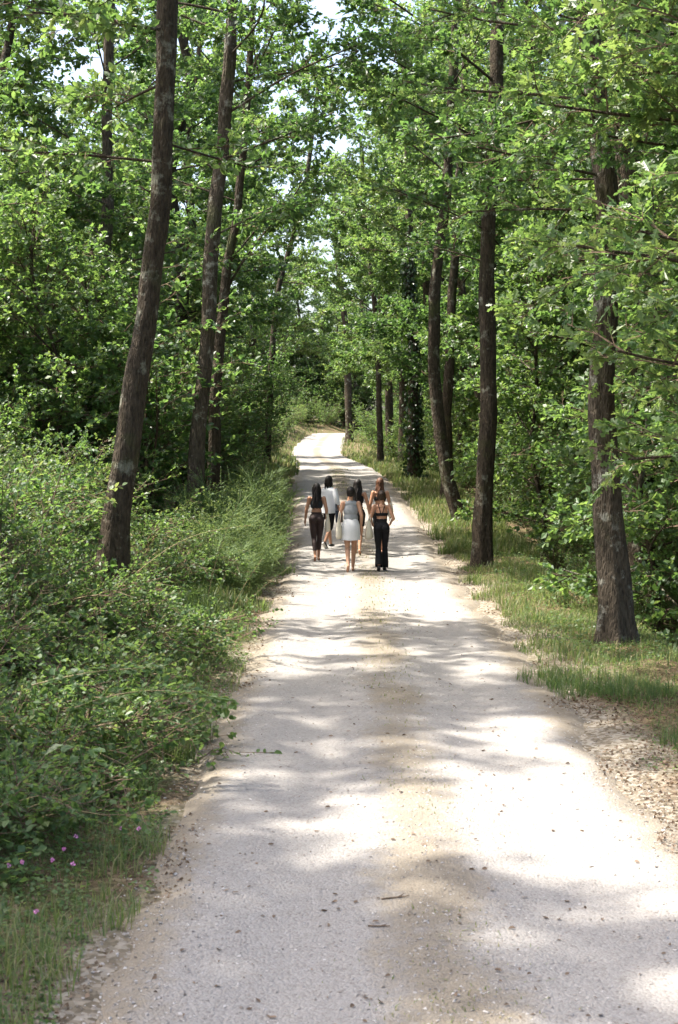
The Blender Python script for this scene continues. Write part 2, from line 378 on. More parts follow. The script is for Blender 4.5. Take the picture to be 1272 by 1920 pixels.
def put_tube(mb, pts, rad, k=8, mi=0, rough=0, seed=0, flare=0, cap=True):
    pts = np.asarray(pts, float); n = len(pts)
    t = unit(np.gradient(pts, axis=0))
    a = unit(np.cross(t, np.array([.13, .97, .2]))); b = np.cross(t, a)
    ang = np.linspace(0, 2 * np.pi, k, endpoint=False)
    rad = np.broadcast_to(np.asarray(rad, float), n)
    Rr = np.repeat(rad[:, None], k, 1)
    if rough:
        L = np.concatenate([[0], np.cumsum(np.linalg.norm(np.diff(pts, axis=0), axis=1))])
        nz = vnoise(ang[None, :] / 6.283 * 9 + 0 * L[:, None], L[:, None] * 1.1, seed) - .5
        nz[:, -1] = (nz[:, -2] + nz[:, 0]) / 2
        nz2 = vnoise(ang[None, :] / 6.283 * 4, L[:, None] * .7, seed + 1) - .5
        Rr = Rr * (1 + rough * nz + rough * 1.0 * nz2)
        if k >= 30:
            fur = np.abs(2 * vnoise(np.cos(ang)[None] * 5.5 + L[:, None] * .55, np.sin(ang)[None] * 5.5 + L[:, None] * .9, seed + 2) - 1)
            fur2 = vnoise(np.cos(ang)[None] * 9 + L[:, None] * 1.9, np.sin(ang)[None] * 9 - L[:, None] * 2.3, seed + 3) - .5
            Rr = Rr * (1 + .11 * (fur - .4) + .05 * fur2)
        if flare:
            fl = np.exp(-L / .45)[:, None] * (.55 + .6 * np.cos(ang[None, :] * 5 + seed) * .5)
            Rr = Rr * (1 + flare * fl)
    V = pts[:, None] + Rr[..., None] * (a[:, None] * np.cos(ang)[None, :, None] + b[:, None] * np.sin(ang)[None, :, None])
    idx = np.arange(n * k).reshape(n, k); nx = np.roll(idx, -1, 1)
    F = np.stack([idx[:-1], nx[:-1], nx[1:], idx[1:]], -1).reshape(-1, 4)
    mb.add(V.reshape(-1, 3), F, mi, .5)
    if cap and k > 2:
        mb.add(V[-1], np.arange(k)[None, :], mi, .5)

def smooth_path(pts, step=.25):
    pts = np.asarray(pts, float)
    d = np.concatenate([[0], np.cumsum(np.linalg.norm(np.diff(pts, axis=0), axis=1))])
    n = max(4, int(d[-1] / step)); s = np.linspace(0, d[-1], n)
    P = np.stack([np.interp(s, d, pts[:, i]) for i in range(3)], 1)
    w = max(3, int(1.6 / step) | 1); k = np.hanning(w + 2)[1:-1]; k /= k.sum()
    Q = np.stack([np.convolve(np.pad(P[:, i], w // 2, 'reflect', reflect_type='odd'), k, 'valid') for i in range(3)], 1)
    return Q

def bough(rng, p0, az, el, L, n=8, sag=.25, wob=.12):
    pts = [np.array(p0, float)]; st = L / (n - 1)
    for i in range(n - 1):
        t = i / (n - 1)
        e = el - sag * t + (.25 * t * t); az += rng.normal(0, wob); e += rng.normal(0, wob * .6)
        pts.append(pts[-1] + st * np.array([math.cos(az) * math.cos(e), math.sin(az) * math.cos(e), math.sin(e)]))
    return np.array(pts)

def leafy(mb, rng, limb, L, leaf, tpl, twigs=22, per=9, sec=9, t0=.2, spread=.45, flat=.32, tilt=.7, lm=0, bm=1, thick=.012, rlo=0, rhi=1):
    """side branches, twigs and leaves along one limb"""
    n = len(limb)
    TB, TD, TL = [], [], []
    for j in range(sec):
        t = t0 + (1 - t0) * (j + rng.uniform(.1, .9)) / sec
        f = t * (n - 1); i = min(int(f), n - 2); p = limb[i] + (f - i) * (limb[i + 1] - limb[i])
        d = unit(limb[i + 1] - limb[i])
        l2 = max(.5, L * spread * (1.15 - .7 * t)) * rng.uniform(.6, 1.2)
        side = 1 if j % 2 else -1
        az = math.atan2(d[1], d[0]) + side * rng.uniform(.5, 1.25); el = math.asin(np.clip(d[2], -1, 1)) * .5 + rng.normal(.05, .25)
        q = bough(rng, p, az, el, l2, 5, .3, .15)
        put_segs(mb, q[:-1], q[1:], np.linspace(thick, thick * .4, 4), np.linspace(thick * .8, thick * .25, 4), bm)
        m = max(4, int(twigs * l2 / 1.6))
        f = np.sort(rng.uniform(.12, 1, m)) * 4; ii = np.minimum(f.astype(int), 3); fr = (f - ii)[:, None]
        b = q[ii] + fr * (q[ii + 1] - q[ii])
        dd = unit(q[ii + 1] - q[ii]); sd = np.stack([-dd[:, 1], dd[:, 0], 0 * dd[:, 0]], 1) * rng.choice([-1, 1], m)[:, None]
        td = unit(dd * .6 + sd * rng.uniform(.2, 1.1, m)[:, None] + rng.normal(0, flat, (m, 3)) + np.array([0, 0, .08]))
        TB.append(b); TD.append(td); TL.append(rng.uniform(.18, .5, m))
    B = np.concatenate(TB); D = np.concatenate(TD); Ln = np.concatenate(TL)
    put_segs(mb, B, B + D * Ln[:, None], .005, .0025, bm)
    m = len(B)
    u = np.sqrt(rng.uniform(.05, 1, (m, per))); u[:, 0] = 1
    P = (B[:, None] + D[:, None] * (u * Ln[:, None])[..., None]).reshape(-1, 3)
    DD = np.repeat(D, per, 0) * .7 + rng.normal(0, .55, (m * per, 3)) * np.array([1, 1, .8])
    put_leaves(mb, rng, P, DD, leaf, tpl, tilt=tilt, mi=lm, rnd=np.clip(np.repeat(rng.uniform(rlo, rhi, m), per) * .6 + rng.uniform(rlo, rhi, m * per) * .4, 0, 1))

def make_tree(seed, trunk, r0, limbs, leaf=.12, tpl='mid', lmat='oak', bark='bark', taper=.45, sides=36, dens=1.0, flare=.8, name='oak_tree', twigs=22, per=9, origin=None, sag=.25, elj=.2):
    """trunk: polyline in world coords; limbs: list of (height fraction, azimuth, elevation, length) -> root Empty > trunk, crown"""
    rng = np.random.default_rng(seed)
    path = smooth_path(trunk, .09 if sides >= 30 else .25)
    if sides >= 30:
        h_ = path[:, 2]; a0 = seed * 1.7
        path[:, 0] += .028 * np.sin(h_ * .9 + a0) * sstep(.5, 2, h_ - h_[0]) + .007 * np.sin(h_ * 3.7 + 2 * a0)
        path[:, 1] += .06 * np.sin(h_ * 1.05 + 1.3 * a0) * sstep(.5, 2, h_ - h_[0])
    o = path[0].copy() if origin is None else np.array(origin, float)
    path = path - o
    n = len(path)
    rad = r0 * (1 - (1 - taper) * np.linspace(0, 1, n) ** 1.1)
    rad[-3:] *= np.array([.8, .5, .25])
    mt = MB(); put_tube(mt, path, rad, sides, 0, .22, seed, flare)
    mc = MB()
    for (t, az, el, L) in limbs:
        el += rng.normal(.05, elj)
        i = min(int(t * (n - 1)), n - 1); p = path[i]
        b = bough(rng, p, az, el, L, 9, sag)
        rl = min(rad[i] * .5, .006 * L + .008)
        put_tube(mt, smooth_path(b, .35), np.linspace(rl, .012, max(4, int(sum(np.linalg.norm(np.diff(b, axis=0), axis=1)) / .35))), 7, 0, .1, seed + 7)
        leafy(mc, rng, b, L, leaf, tpl, twigs=int(twigs * dens), per=per, sec=max(5, int(3.2 * L ** .8)))
    root = empty(name, o)
    ob('trunk', mt.mesh(name + '_trunk', M[bark], True), root)
    ob('crown', mc.mesh(name + '_crown', [M[lmat], M['twig']]), root)
    return root

def auto_limbs(rng, n, t0, t1, L0, L1, el0=.05, el1=.9, az_c=None, az_w=3.14):
    out = []; az = rng.uniform(0, 6.28)
    for i in range(n):
        f = (i + rng.uniform(.1, .9)) / n; t = t0 + (t1 - t0) * f
        az += 2.4 + rng.normal(0, .3)
        a = az if az_c is None else az_c + rng.uniform(-az_w, az_w)
        out.append((t, a, el0 + (el1 - el0) * f ** 1.5 + rng.normal(0, .1), (L0 + (L1 - L0) * f) * rng.uniform(.8, 1.2)))
    return out

def copy_thing(root, loc, rz=0, sc=1.0, zs=None, label=None, group=None):
    r = root.copy(); COL.objects.link(r); r.location = loc; r.rotation_euler = (0, 0, rz); r.scale = (sc, sc, zs if zs else sc)
    if label: r['label'] = label
    if group: r['group'] = group
    for ch in root.children:
        c = ch.copy(); COL.objects.link(c); c.parent = r
        for g in ch.children:
            d = g.copy(); COL.objects.link(d); d.parent = c
    return r

PI = math.pi
rg = np.random.default_rng(11)
def base_pt(x, y, dz=-.12): return np.array([x, y, float(ground_z(x, y)) + dz])
def pix_trunk(pts, d, base=None, top=None, lean=0):
    """trunk polyline through photo pixels at depth d"""
    P = [W(px, py, d + lean * i) for i, (px, py) in enumerate(pts)]
    b = P[0].copy() if base is None else np.array(base, float)
    b[2] = float(ground_z(b[0], b[1])) - .15
    P = [b] + P[1:]
    if top is not None:
        e = unit(P[-1] - P[-2]); e = unit(e * .6 + np.array([0, 0, 1.]) * .6)
        P.append(P[-1] + e * top)
    return np.array(P)

# ------------------------------------------------------------------ roadside oaks that can be picked out
tr = {}
tr['L1'] = make_tree(101, pix_trunk([(207, 1070), (228, 930), (255, 760), (275, 590), (296, 400), (308, 200), (318, 0)], 20, top=7), .18,
    [(.40, 3.0, .25, 2.4), (.47, 2.2, .1, 2.6), (.52, 3.6, .15, 2.8), (.42, .7, .15, 1.7), (.56, .2, .3, 2.4), (.60, 4.6, .25, 2.6), (.63, 2.7, .35, 3.2)] +
    auto_limbs(rg, 10, .66, .98, 3.6, 1.8, .25, 1.1), .12, 'mid', taper=.55, flare=1.1, dens=1.35)
tag(tr['L1'], 'tall leaning oak with a lichen-spotted foot rising out of the brambles', 'tree')
tr['L2'] = make_tree(102, pix_trunk([(362, 900), (372, 800), (386, 650), (398, 450), (418, 300), (432, 80)], 29, top=5), .17,
    [(.42, .5, .3, 2.4), (.52, 0.1, .25, 3.2), (.58, -.3, .2, 3.4), (.62, .3, .5, 3.0), (.5, 3.3, .2, 2.2), (.68, 2.6, .3, 2.6), (.66, -1.2, .2, 2.8)] +
    auto_limbs(rg, 10, .7, .98, 3.4, 1.8, .25, 1.1), .12, 'mid', bark='bark_grey', taper=.55, flare=.6, dens=1.35)
tag(tr['L2'], 'straight grey oak with scaly bark standing on top of the shrubby bank', 'tree')
tr['L2b'] = make_tree(103, pix_trunk([(398, 860), (402, 740), (418, 600), (428, 500), (445, 400)], 33, top=5), .15,
    [(.45, .4, .75, 3.6), (.5, .1, .9, 3.4), (.62, 2.8, .5, 2.4), (.68, -.6, .5, 2.6)] + auto_limbs(rg, 8, .7, .98, 2.6, 1.6, .3, 1.1), .12, 'far', taper=.4, dens=1.7)
tag(tr['L2b'], 'thin dark forked oak close behind the straight grey oak', 'tree')
tr['L3'] = make_tree(104, pix_trunk([(172, 740), (184, 650), (192, 560), (200, 380)], 36, top=7), .2,
    auto_limbs(rg, 14, .4, .98, 3.6, 1.8, .15, 1.1), .13, 'far', bark='bark_grey', dens=1.7)
tag(tr['L3'], 'grey oak half hidden by leaves behind the tall leaning oak', 'tree')
tr['R1'] = make_tree(105, pix_trunk([(1158, 1205), (1150, 1050), (1140, 900), (1130, 760), (1131, 600), (1138, 420), (1125, 250), (1105, 60)], 19, top=6), .19,
    [(.42, 2.7, .0, 1.9), (.45, 3.5, -.1, 2.2), (.48, -1.9, .05, 2.0), (.52, 3.0, .1, 2.6), (.50, -.2, .1, 2.2), (.56, -1.2, .1, 2.4), (.58, 2.3, .25, 2.6), (.6, .5, .3, 2.4), (.64, -2.4, .2, 2.6)] +
    auto_limbs(rg, 10, .66, .98, 3.2, 1.6, .2, 1.1), .125, 'oak', bark='bark_grey', taper=.5, flare=1.2, dens=.6)
tag(tr['R1'], 'oak with furrowed sunlit bark standing in the grass verge', 'tree')
tr['R2'] = make_tree(106, pix_trunk([(905, 1075), (907, 950), (913, 800), (912, 650), (914, 500), (922, 340), (930, 150)], 29.5, top=6), .185,
    [(.40, 2.6, .1, 1.8), (.44, 3.4, .1, 2.2), (.5, -2.0, .1, 2.2), (.52, 0.0, .2, 2.4), (.55, 2.9, .2, 3.0), (.6, 3.6, .35, 3.0)] +
    auto_limbs(rg, 10, .62, .98, 3.4, 1.8, .2, 1.1), .12, 'mid', taper=.55, dens=1.35)
tag(tr['R2'], 'straight brown oak in ivy and shrubs at the bend of the ditch', 'tree')
tr['R3'] = make_tree(107, pix_trunk([(868, 1002), (848, 930), (828, 850), (817, 740), (815, 620), (818, 500), (830, 410), (842, 300)], 38, top=6), .175,
    [(.46, 3.2, .5, 2.6), (.55, 3.0, .4, 3.4), (.6, 2.4, .6, 3.2), (.58, .2, .4, 2.4), (.62, -2.2, .4, 2.6)] + auto_limbs(rg, 9, .64, .98, 3.6, 1.8, .25, 1.1), .13, 'far', taper=.55, dens=1.7)
tag(tr['R3'], 'dark oak whose trunk curves out from the road edge and straightens', 'tree')
tr['R7'] = make_tree(108, pix_trunk([(838, 900), (842, 700), (846, 560), (858, 420)], 45, top=7), .17,
    auto_limbs(rg, 12, .5, .98, 3.6, 1.8, .25, 1.1), .13, 'far', dens=1.7)
tag(tr['R7'], 'slim oak just behind the curved dark oak', 'tree')
tr['R4'] = make_tree(109, pix_trunk([(776, 850), (776, 760), (773, 600), (768, 480)], 52, top=8), .2,
    auto_limbs(rg, 12, .5, .98, 4.0, 2.0, .25, 1.1), .13, 'far', dens=1.7)
tag(tr['R4'], 'ivy-wrapped oak standing back among the shrubs', 'tree')
tr['R5'] = make_tree(110, pix_trunk([(656, 830), (653, 740), (652, 640), (642, 560), (632, 480)], 112, top=6), .3,
    [(.45, 3.0, .6, 3.5), (.6, 3.4, .5, 4), (.62, .2, .6, 4), (.5, -1.5, .2, 3)] + auto_limbs(rg, 9, .62, .98, 4.2, 2.0, .2, 1.1), .17, 'far', taper=.5, sides=12, dens=1.6)
tag(tr['R5'], 'dark-footed oak at the far bend of the road', 'tree')
tr['R6'] = make_tree(111, pix_trunk([(1205, 1050), (1190, 800), (1180, 500), (1176, 330), (1165, 120)], 25, top=6), .28,
    [(.5, 2.8, .1, 3.0), (.52, -1.8, .0, 3.0), (.58, 3.3, .15, 3.4), (.6, .3, .2, 3.0)] + auto_limbs(rg, 10, .6, .98, 3.6, 1.8, .2, 1.1), .12, 'far', taper=.6, dens=1.7)
tag(tr['R6'], 'thick dark oak behind the sunlit verge oak, showing between its branches', 'tree')
tr['M1'] = make_tree(112, pix_trunk([(500, 800), (512, 640), (522, 540), (550, 440), (575, 340)], 62, top=5), .15,
    auto_limbs(rg, 12, .45, .98, 3.6, 1.8, .3, 1.1), .15, 'far', taper=.5, sides=12, dens=1.6)
tag(tr['M1'], 'slender oak leaning towards the gap of sky over the road', 'tree')
tr['M2'] = make_tree(113, pix_trunk([(714, 850), (710, 700), (702, 560), (690, 470)], 74, top=6), .16,
    auto_limbs(rg, 12, .45, .98, 3.6, 1.8, .3, 1.1), .15, 'far', taper=.5, sides=12, dens=1.6)
tag(tr['M2'], 'thin oak beside the road just before the far bend', 'tree')
# the oak just outside the picture whose boughs hang in from the edge
tr['R0'] = make_tree(114, [base_pt(6.4, 14.0), (6.3, 14.0, 4), (6.2, 14.1, 8), (6.0, 14.2, 13)], .24,
    [(.24, 2.85, .05, 3.6), (.27, 3.25, .05, 3.9), (.30, 2.7, .08, 4.0), (.33, 2.95, .1, 4.4), (.35, 3.3, .12, 3.8), (.36, 2.9, .15, 4.2), (.38, 3.5, .15, 3.8), (.40, 2.5, .2, 3.8), (.44, 3.05, .18, 4.4), (.47, 2.7, .2, 4.4), (.49, 3.5, .2, 4.2),
     (.53, 3.15, .25, 4.8), (.55, 2.6, .25, 4.6), (.59, 3.3, .25, 5.0), (.63, 2.9, .3, 5.0), (.67, 3.6, .3, 4.6), (.71, 2.6, .3, 4.6)] +
    auto_limbs(rg, 3, .75, .98, 3.0, 1.8, .3, 1.1), .135, 'oak', dens=.86, elj=.09)
tag(tr['R0'], 'oak beyond the edge of view whose long leafy boughs hang over the verge', 'tree')
tr['L0'] = make_tree(115, [base_pt(-8.3, 21.5), (-8.2, 21.6, 4), (-8.0, 21.8, 9), (-7.9, 22, 13)], .22,
    [(.2, -.2, .2, 3.0), (.25, .5, .1, 2.8), (.3, -.7, .15, 3.0), (.36, .1, .2, 3.4), (.42, .8, .2, 3.2), (.5, -.3, .3, 3.4), (.56, .4, .3, 3.4)] +
    auto_limbs(rg, 3, .6, .98, 2.6, 1.8, .3, 1.1), .12, 'mid', dens=.8)
tag(tr['L0'], 'oak beyond the edge of view whose boughs hang before the leaning oak', 'tree')

# ------------------------------------------------------------------ deeper wood: five kinds of oak, copied
def wood_tree(seed, h, r, crown0, L0, L1, nl, leaf, tpl, lm='oak', twigs=22):
    g = np.random.default_rng(seed)
    b = [np.array([0, 0, -.3])]
    for i in range(1, 7): b.append(np.array([g.normal(0, .09 * i), g.normal(0, .09 * i), h * i / 6]))
    return make_tree(seed, b, r, auto_limbs(g, nl, crown0, .98, L0, L1, .1, 1.15) + auto_limbs(g, 14, max(.15, crown0 - .05), .92, 1.5, 1.1, .1, .8), leaf, tpl, lm, origin=(0, 0, 0), sides=12, twigs=twigs)
protos = [wood_tree(201, 16, .2, .22, 4.4, 1.8, 24, .138, 'far', twigs=36),
          wood_tree(202, 14, .17, .18, 4.0, 1.6, 24, .132, 'far', 'hazel', twigs=36),
          wood_tree(203, 18, .24, .26, 4.8, 2.0, 24, .145, 'far', twigs=36),
          wood_tree(204, 11, .12, .10, 3.4, 1.4, 26, .132, 'far', 'hazel', twigs=36),
          wood_tree(205, 6.5, .05, .14, 2.0, .8, 24, .11, 'far', 'hazel', twigs=26),
          wood_tree(206, 21, .24, .55, 3.8, 1.8, 18, .15, 'far', twigs=26)]
used = [False] * len(protos)
def zone(x, y):
    o = x - float(cen(y))
    if o < 0:
        t = next(w for lim, w in ((13, 'nearest the camera'), (18, 'before the leaning oak'), (24, 'around the leaning oak'), (32, 'around the straight grey oak'), (46, 'behind the straight grey oak'), (64, 'past the forked oak'), (98, 'along the far stretch'), (999, 'near the far bend')) if y < lim)
    else:
        t = next(w for lim, w in ((24, 'around the verge oak'), (34, 'around the straight brown oak'), (48, 'around the curved oak'), (62, 'around the ivied oak'), (98, 'along the far stretch'), (999, 'near the far bend')) if y < lim)
    return t + (', by the road' if abs(o) < 5 else ', deeper in' if abs(o) > 9 else '')
def place_tree(k, x, y, rz, sc, label, group):
    label = label + ' ' + zone(x, y)
    z = float(ground_z(x, y)) - .1
    if not used[k]:
        used[k] = True; r = protos[k]; r.location = (x, y, z); r.rotation_euler = (0, 0, rz); r.scale = (sc, sc, sc)
        tag(r, label, 'tree', group); return r
    r = copy_thing(protos[k], (x, y, z), rz, sc, label=label, group=group); r['category'] = 'tree'; return r
WL = ('leafy oak on the bank side', 'oaks in the wood beyond the bank')
WR = ('leafy oak beyond the ditch', 'oaks in the wood beyond the ditch')
WF = ('oak closing the view', 'oaks beyond the far bend')
g = np.random.default_rng(5)
spots = [(-3.2, 20), (-2.9, 29), (-2.9, 33), (-6, 36), (3.7, 19), (3.0, 29.5), (3.2, 38), (3.4, 45), (2.7, 52), (5.2, 25), (-3, 62)]
def grove(n, y0, y1, xa, xb, dmin, kinds, sc, wl):
    tries = k = 0
    while k < n and tries < 600:
        tries += 1
        x, y = g.uniform(xa, xb), g.uniform(y0, y1)
        if abs(x - cen(y)) < HALF + 2.2: continue
        if all((x - a) ** 2 + (y - b) ** 2 > dmin ** 2 for a, b in spots):
            spots.append((x, y)); k += 1
            place_tree(kinds[int(g.integers(0, len(kinds)))], x, y, g.uniform(0, 6.28), g.uniform(*sc), *wl)
for (k_, x_, y_, c_) in ((0, -10.6, 41, 1.0), (1, -8.6, 35.5, 1.0)): spots.append((x_, y_)); place_tree(k_, x_, y_, 1.0, c_, *WL)
grove(5, 30, 46, -11, -5.6, 1.6, (4,), (1.2, 1.6), ('leafy half-grown oak on the bank', 'half-grown oaks on the bank'))
grove(6, 40, 62, -14, -6.0, 2.8, (3, 0, 1), (.8, 1.0), WL)
grove(20, 62, 132, -26, -6.5, 3.0, (0, 1, 2, 3), (.7, .95), WL)
grove(5, 27, 42, 6.8, 10.5, 2.4, (0, 1, 3), (.85, 1.1), WR)
grove(9, 42, 62, 6, 15, 2.8, (0, 1, 2, 3), (.85, 1.15), WR)
grove(24, 62, 132, 4.6, 26, 3.2, (0, 1, 2, 3), (.9, 1.2), WR)
grove(12, 24, 60, -12, -4.8, 1.9, (4,), (.7, 1.15), ('thin young oak on the bank', 'young oaks on the bank'))
grove(20, 22, 60, 5.0, 12, 1.7, (4,), (.8, 1.3), ('thin young oak beyond the ditch', 'young oaks beyond the ditch'))
for i in range(24):
    x = -26 + 54 * (i + g.uniform(.2, .8)) / 24; y = g.uniform(138, 152) if not -6 < x < 4 else g.uniform(150, 160)
    if abs(x - cen(y)) < 3: y += 12
    place_tree(int(g.integers(0, 4)), x, y, g.uniform(0, 6.28), g.uniform(.85, 1.05), *WF)
for i in range(16):
    x = -34 + 70 * (i + g.uniform(.2, .8)) / 16
    place_tree(int(g.integers(0, 4)), x, g.uniform(172, 195), g.uniform(0, 6.28), g.uniform(.9, 1.1), *WF)
for i in range(18):
    x = -16 + 34 * (i + g.uniform(.2, .8)) / 18; y = g.uniform(132, 144) if abs(x + 1) > 5 else g.uniform(147, 155)
    if abs(x - cen(y)) < 3.2: continue
    place_tree(4, x, y, g.uniform(0, 6.28), g.uniform(1.2, 1.8), 'bushy young oak low under the end trees', 'young oaks beyond the far bend')
OV = ('tall oak arching over the road', 'oaks arching over the road')
for (k, x, y, sc) in ((2, 4.6, 66, 1.15), (0, 4.9, 57, 1.1), (2, 3.6, 80, 1.2), (2, -6.2, 74, 1.1), (0, -5.8, 54, 1.05), (2, -5.8, 90, 1.15), (0, 4.8, 48, 1.0), (2, 3.4, 96, 1.2), (2, -5.2, 47, 1.05)):
    spots.append((x, y)); place_tree(k, x, y, g.uniform(0, 6.28), sc, *OV)
BG = 'oaks with boughs hanging in'
for (key, x, y, rz, sc, lb) in (('R0', 7.3, 16.6, .12, 1.0, 'oak beyond the edge of view whose leaves hang before the verge oak\'s upper trunk'), ('R0', 8.9, 19.5, .25, 1.0, 'oak past the verge oak whose lobed leaves layer behind it'), ('R0', 9.6, 25.5, -.2, 1.0, 'oak farther in past the ditch with long level boughs'),
                                ('L0', 8.0, 32.0, 3.3, 1.1, 'oak past the straight brown oak with boughs over the hazels')):
    copy_thing(tr[key], (x, y, float(ground_z(x, y)) - .1), rz, sc, label=lb, group=BG)
WS = ('oak beyond the edge of view shading the near road,', 'oaks shading the near road')
for (k, x, y, sc) in ((5, -7.6, 14.8, 1.0), (5, -8.9, 8.3, .9), (5, -7.6, .5, 1.0), (5, -12.2, 9.6, 1.0)):
    place_tree(k, x, y, g.uniform(0, 6.28), sc, *WS)

# ------------------------------------------------------------------ shrubs
def make_shrub(seed, name, h, rad, nst, leaf, tpl, lm, twigs=20, per=9, arch=.3, el=(.5, 1.3), stem='twig', tilt=.5):
    rng = np.random.default_rng(seed)
    ms, mf = MB(), MB()
    for i in range(nst):
        az = rng.uniform(0, 6.28); e = rng.uniform(*el); L = math.hypot(h, rad) * rng.uniform(.55, 1.0)
        b = bough(rng, (rng.normal(0, rad * .12), rng.normal(0, rad * .12), -.1), az, e, L, 8, arch * 2, .12)
        put_tube(ms, b, np.linspace(.008 + .006 * h, .004, 8), 5)
        leafy(mf, rng, b, L, leaf, tpl, twigs=twigs, per=per, sec=max(5, int(5 * L)), t0=.12, spread=.38, tilt=tilt, thick=.006)
    root = empty(name)
    ob('stem', ms.mesh(name + '_stem', M[stem], True), root)
    ob('foliage', mf.mesh(name + '_foliage', [M[lm], M['stemgreen' if lm == 'broom' else 'twig']]), root)
    return root
sp = {
 'hazel_a': make_shrub(301, 'hazel_shrub', 3.2, 1.6, 9, .085, 'ovate', 'hazel', 20, 8, .22, (.95, 1.45)),
 'hazel_b': make_shrub(302, 'hazel_shrub', 4.2, 1.8, 10, .09, 'ovate', 'oak', 16, 8, .22, (.95, 1.45)),
 'horn': make_shrub(303, 'hornbeam_shrub', 2.2, 1.3, 11, .07, 'mid', 'hazel', 22, 9, .2, (.85, 1.45)),
 'bram_a': make_shrub(304, 'bramble_bush', .9, 1.0, 16, .07, 'ovate', 'bramble', 20, 8, .7, (.5, 1.2), 'cane'),
 'bram_b': make_shrub(305, 'bramble_bush', .75, 1.1, 15, .055, 'ovate', 'bramble', 25, 8, .75, (.4, 1.1), 'cane'),
 'broom': make_shrub(306, 'broom_bush', 1.5, .9, 26, .032, 'far', 'broom', 34, 12, .2, (.95, 1.45), 'stemgreen', .9),
 'dark': make_shrub(307, 'dogwood_shrub', 1.6, 1.0, 13, .075, 'ovate', 'bramble', 20, 8, .25, (.8, 1.4)),
}
CATS = {'hazel_shrub': 'shrub', 'hornbeam_shrub': 'shrub', 'bramble_bush': 'bramble', 'broom_bush': 'shrub', 'dogwood_shrub': 'shrub'}
sused = {}
def place_shrub(k, x, y, sc, label, group=None, rz=None, zs=None):
    z = float(ground_z(x, y)) - .05
    rz = g.uniform(0, 6.28) if rz is None else rz
    if k not in sused:
        sused[k] = 1; r = sp[k]; r.location = (x, y, z); r.rotation_euler = (0, 0, rz); r.scale = (sc, sc, zs or sc)
    else: r = copy_thing(sp[k], (x, y, z), rz, sc, zs)
    for q in ('label', 'group'):
        if q in r: del r[q]
    return tag(r, label + ' ' + zone(x, y), CATS[r.name.split('.')[0]], group)
CLEAR = [(3.7, 19, 9, 1.4), (3.0, 29.5, 9, 1.7), (3.3, 38, 9, 1.7), (-3.2, 20, 2.6, 1.1)]     # trunks whose feet stand clear of the shrubs
def scatter(kinds, region, n, dmin, sc, label, group, edge_l=None, edge_r=None, clr=1.0):
    x0, x1, y0, y1 = region; pts = []; t = 0
    while len(pts) < n and t < n * 40:
        t += 1
        x, y = g.uniform(x0, x1), g.uniform(y0, y1)
        o = x - cen(y)
        if edge_l is not None and -o - HALF < edge_l: continue
        if edge_r is not None and o - HALF < edge_r: continue
        if any(-.6 < td - y < tr_ * clr and abs(x / y - tx / td) * y < tw_ for tx, td, tr_, tw_ in CLEAR): continue
        if all((x - a) ** 2 + (y - b) ** 2 > dmin ** 2 for a, b in pts):
            pts.append((x, y)); k = kinds[int(g.integers(0, len(kinds)))]
            place_shrub(k, x, y, g.uniform(*sc), label[k], group[k])
LB = {'bram_a': 'low bramble mound on the bank', 'bram_b': 'low bramble mound on the bank', 'dark': 'dark dogwood among brambles'}
GB = {'bram_a': 'brambles on the bank', 'bram_b': 'brambles on the bank', 'dark': 'dogwoods on the bank'}
scatter(['bram_a', 'bram_b'], (-4.8, -1.3, 8.5, 20), 46, .58, (.4, .95), LB, GB, edge_l=1.0)
scatter(['dark', 'dark', 'horn', 'hazel_a'], (-5.0, -2.4, 9.5, 19.5), 20, .72, (.38, .7), {'dark': 'dark broad-leaved dogwood above the brambles', 'horn': 'small hornbeam sprouting from the brambles', 'hazel_a': 'small hazel sprouting from the brambles'}, {'dark': 'dogwoods on the bank', 'horn': 'hornbeams on the bank', 'hazel_a': 'hazels on the bank'}, edge_l=1.9, clr=3.0)
scatter(['bram_a', 'bram_b', 'dark'], (-7.5, -2.0, 17, 30), 26, 1.0, (.75, 1.1), LB, GB, edge_l=1.7)
LH = {'hazel_a': 'pale hazel on the bank', 'horn': 'layered hornbeam on the bank', 'hazel_b': 'tall hazel on the bank'}
GH = {'hazel_a': 'hazels on the bank', 'horn': 'hornbeams on the bank', 'hazel_b': 'tall hazels on the bank'}
scatter(['horn', 'horn', 'hazel_a'], (-7.2, -4.3, 15.5, 24), 9, 1.1, (.65, .95), LH, GH, clr=2.0)
scatter(['hazel_a', 'horn', 'horn'], (-10, -4.6, 19, 34), 16, 1.5, (.7, 1.0), LH, GH)
scatter(['hazel_a', 'hazel_b', 'horn'], (-14, -4.2, 34, 62), 26, 1.8, (.9, 1.3), LH, GH, edge_l=2.2)
scatter(['hazel_a', 'hazel_b', 'hazel_a'], (-9.5, -4.2, 30, 48), 14, 1.4, (1.0, 1.4), LH, GH, edge_l=2.6)
LS = {'horn': 'leafy roadside bush', 'dark': 'dark roadside bush', 'broom': 'wispy broom along the far stretch of road'}
GS = {'horn': 'bushes along the far road', 'dark': 'dark bushes along the far road', 'broom': 'brooms along the far road'}
scatter(['horn', 'dark'], (-6.5, 0, 38, 70), 16, 1.3, (.7, 1.05), LS, GS, edge_l=1.7)
scatter(['horn', 'dark'], (-9, 2, 70, 132), 26, 1.7, (.9, 1.3), LS, GS, edge_l=1.7)
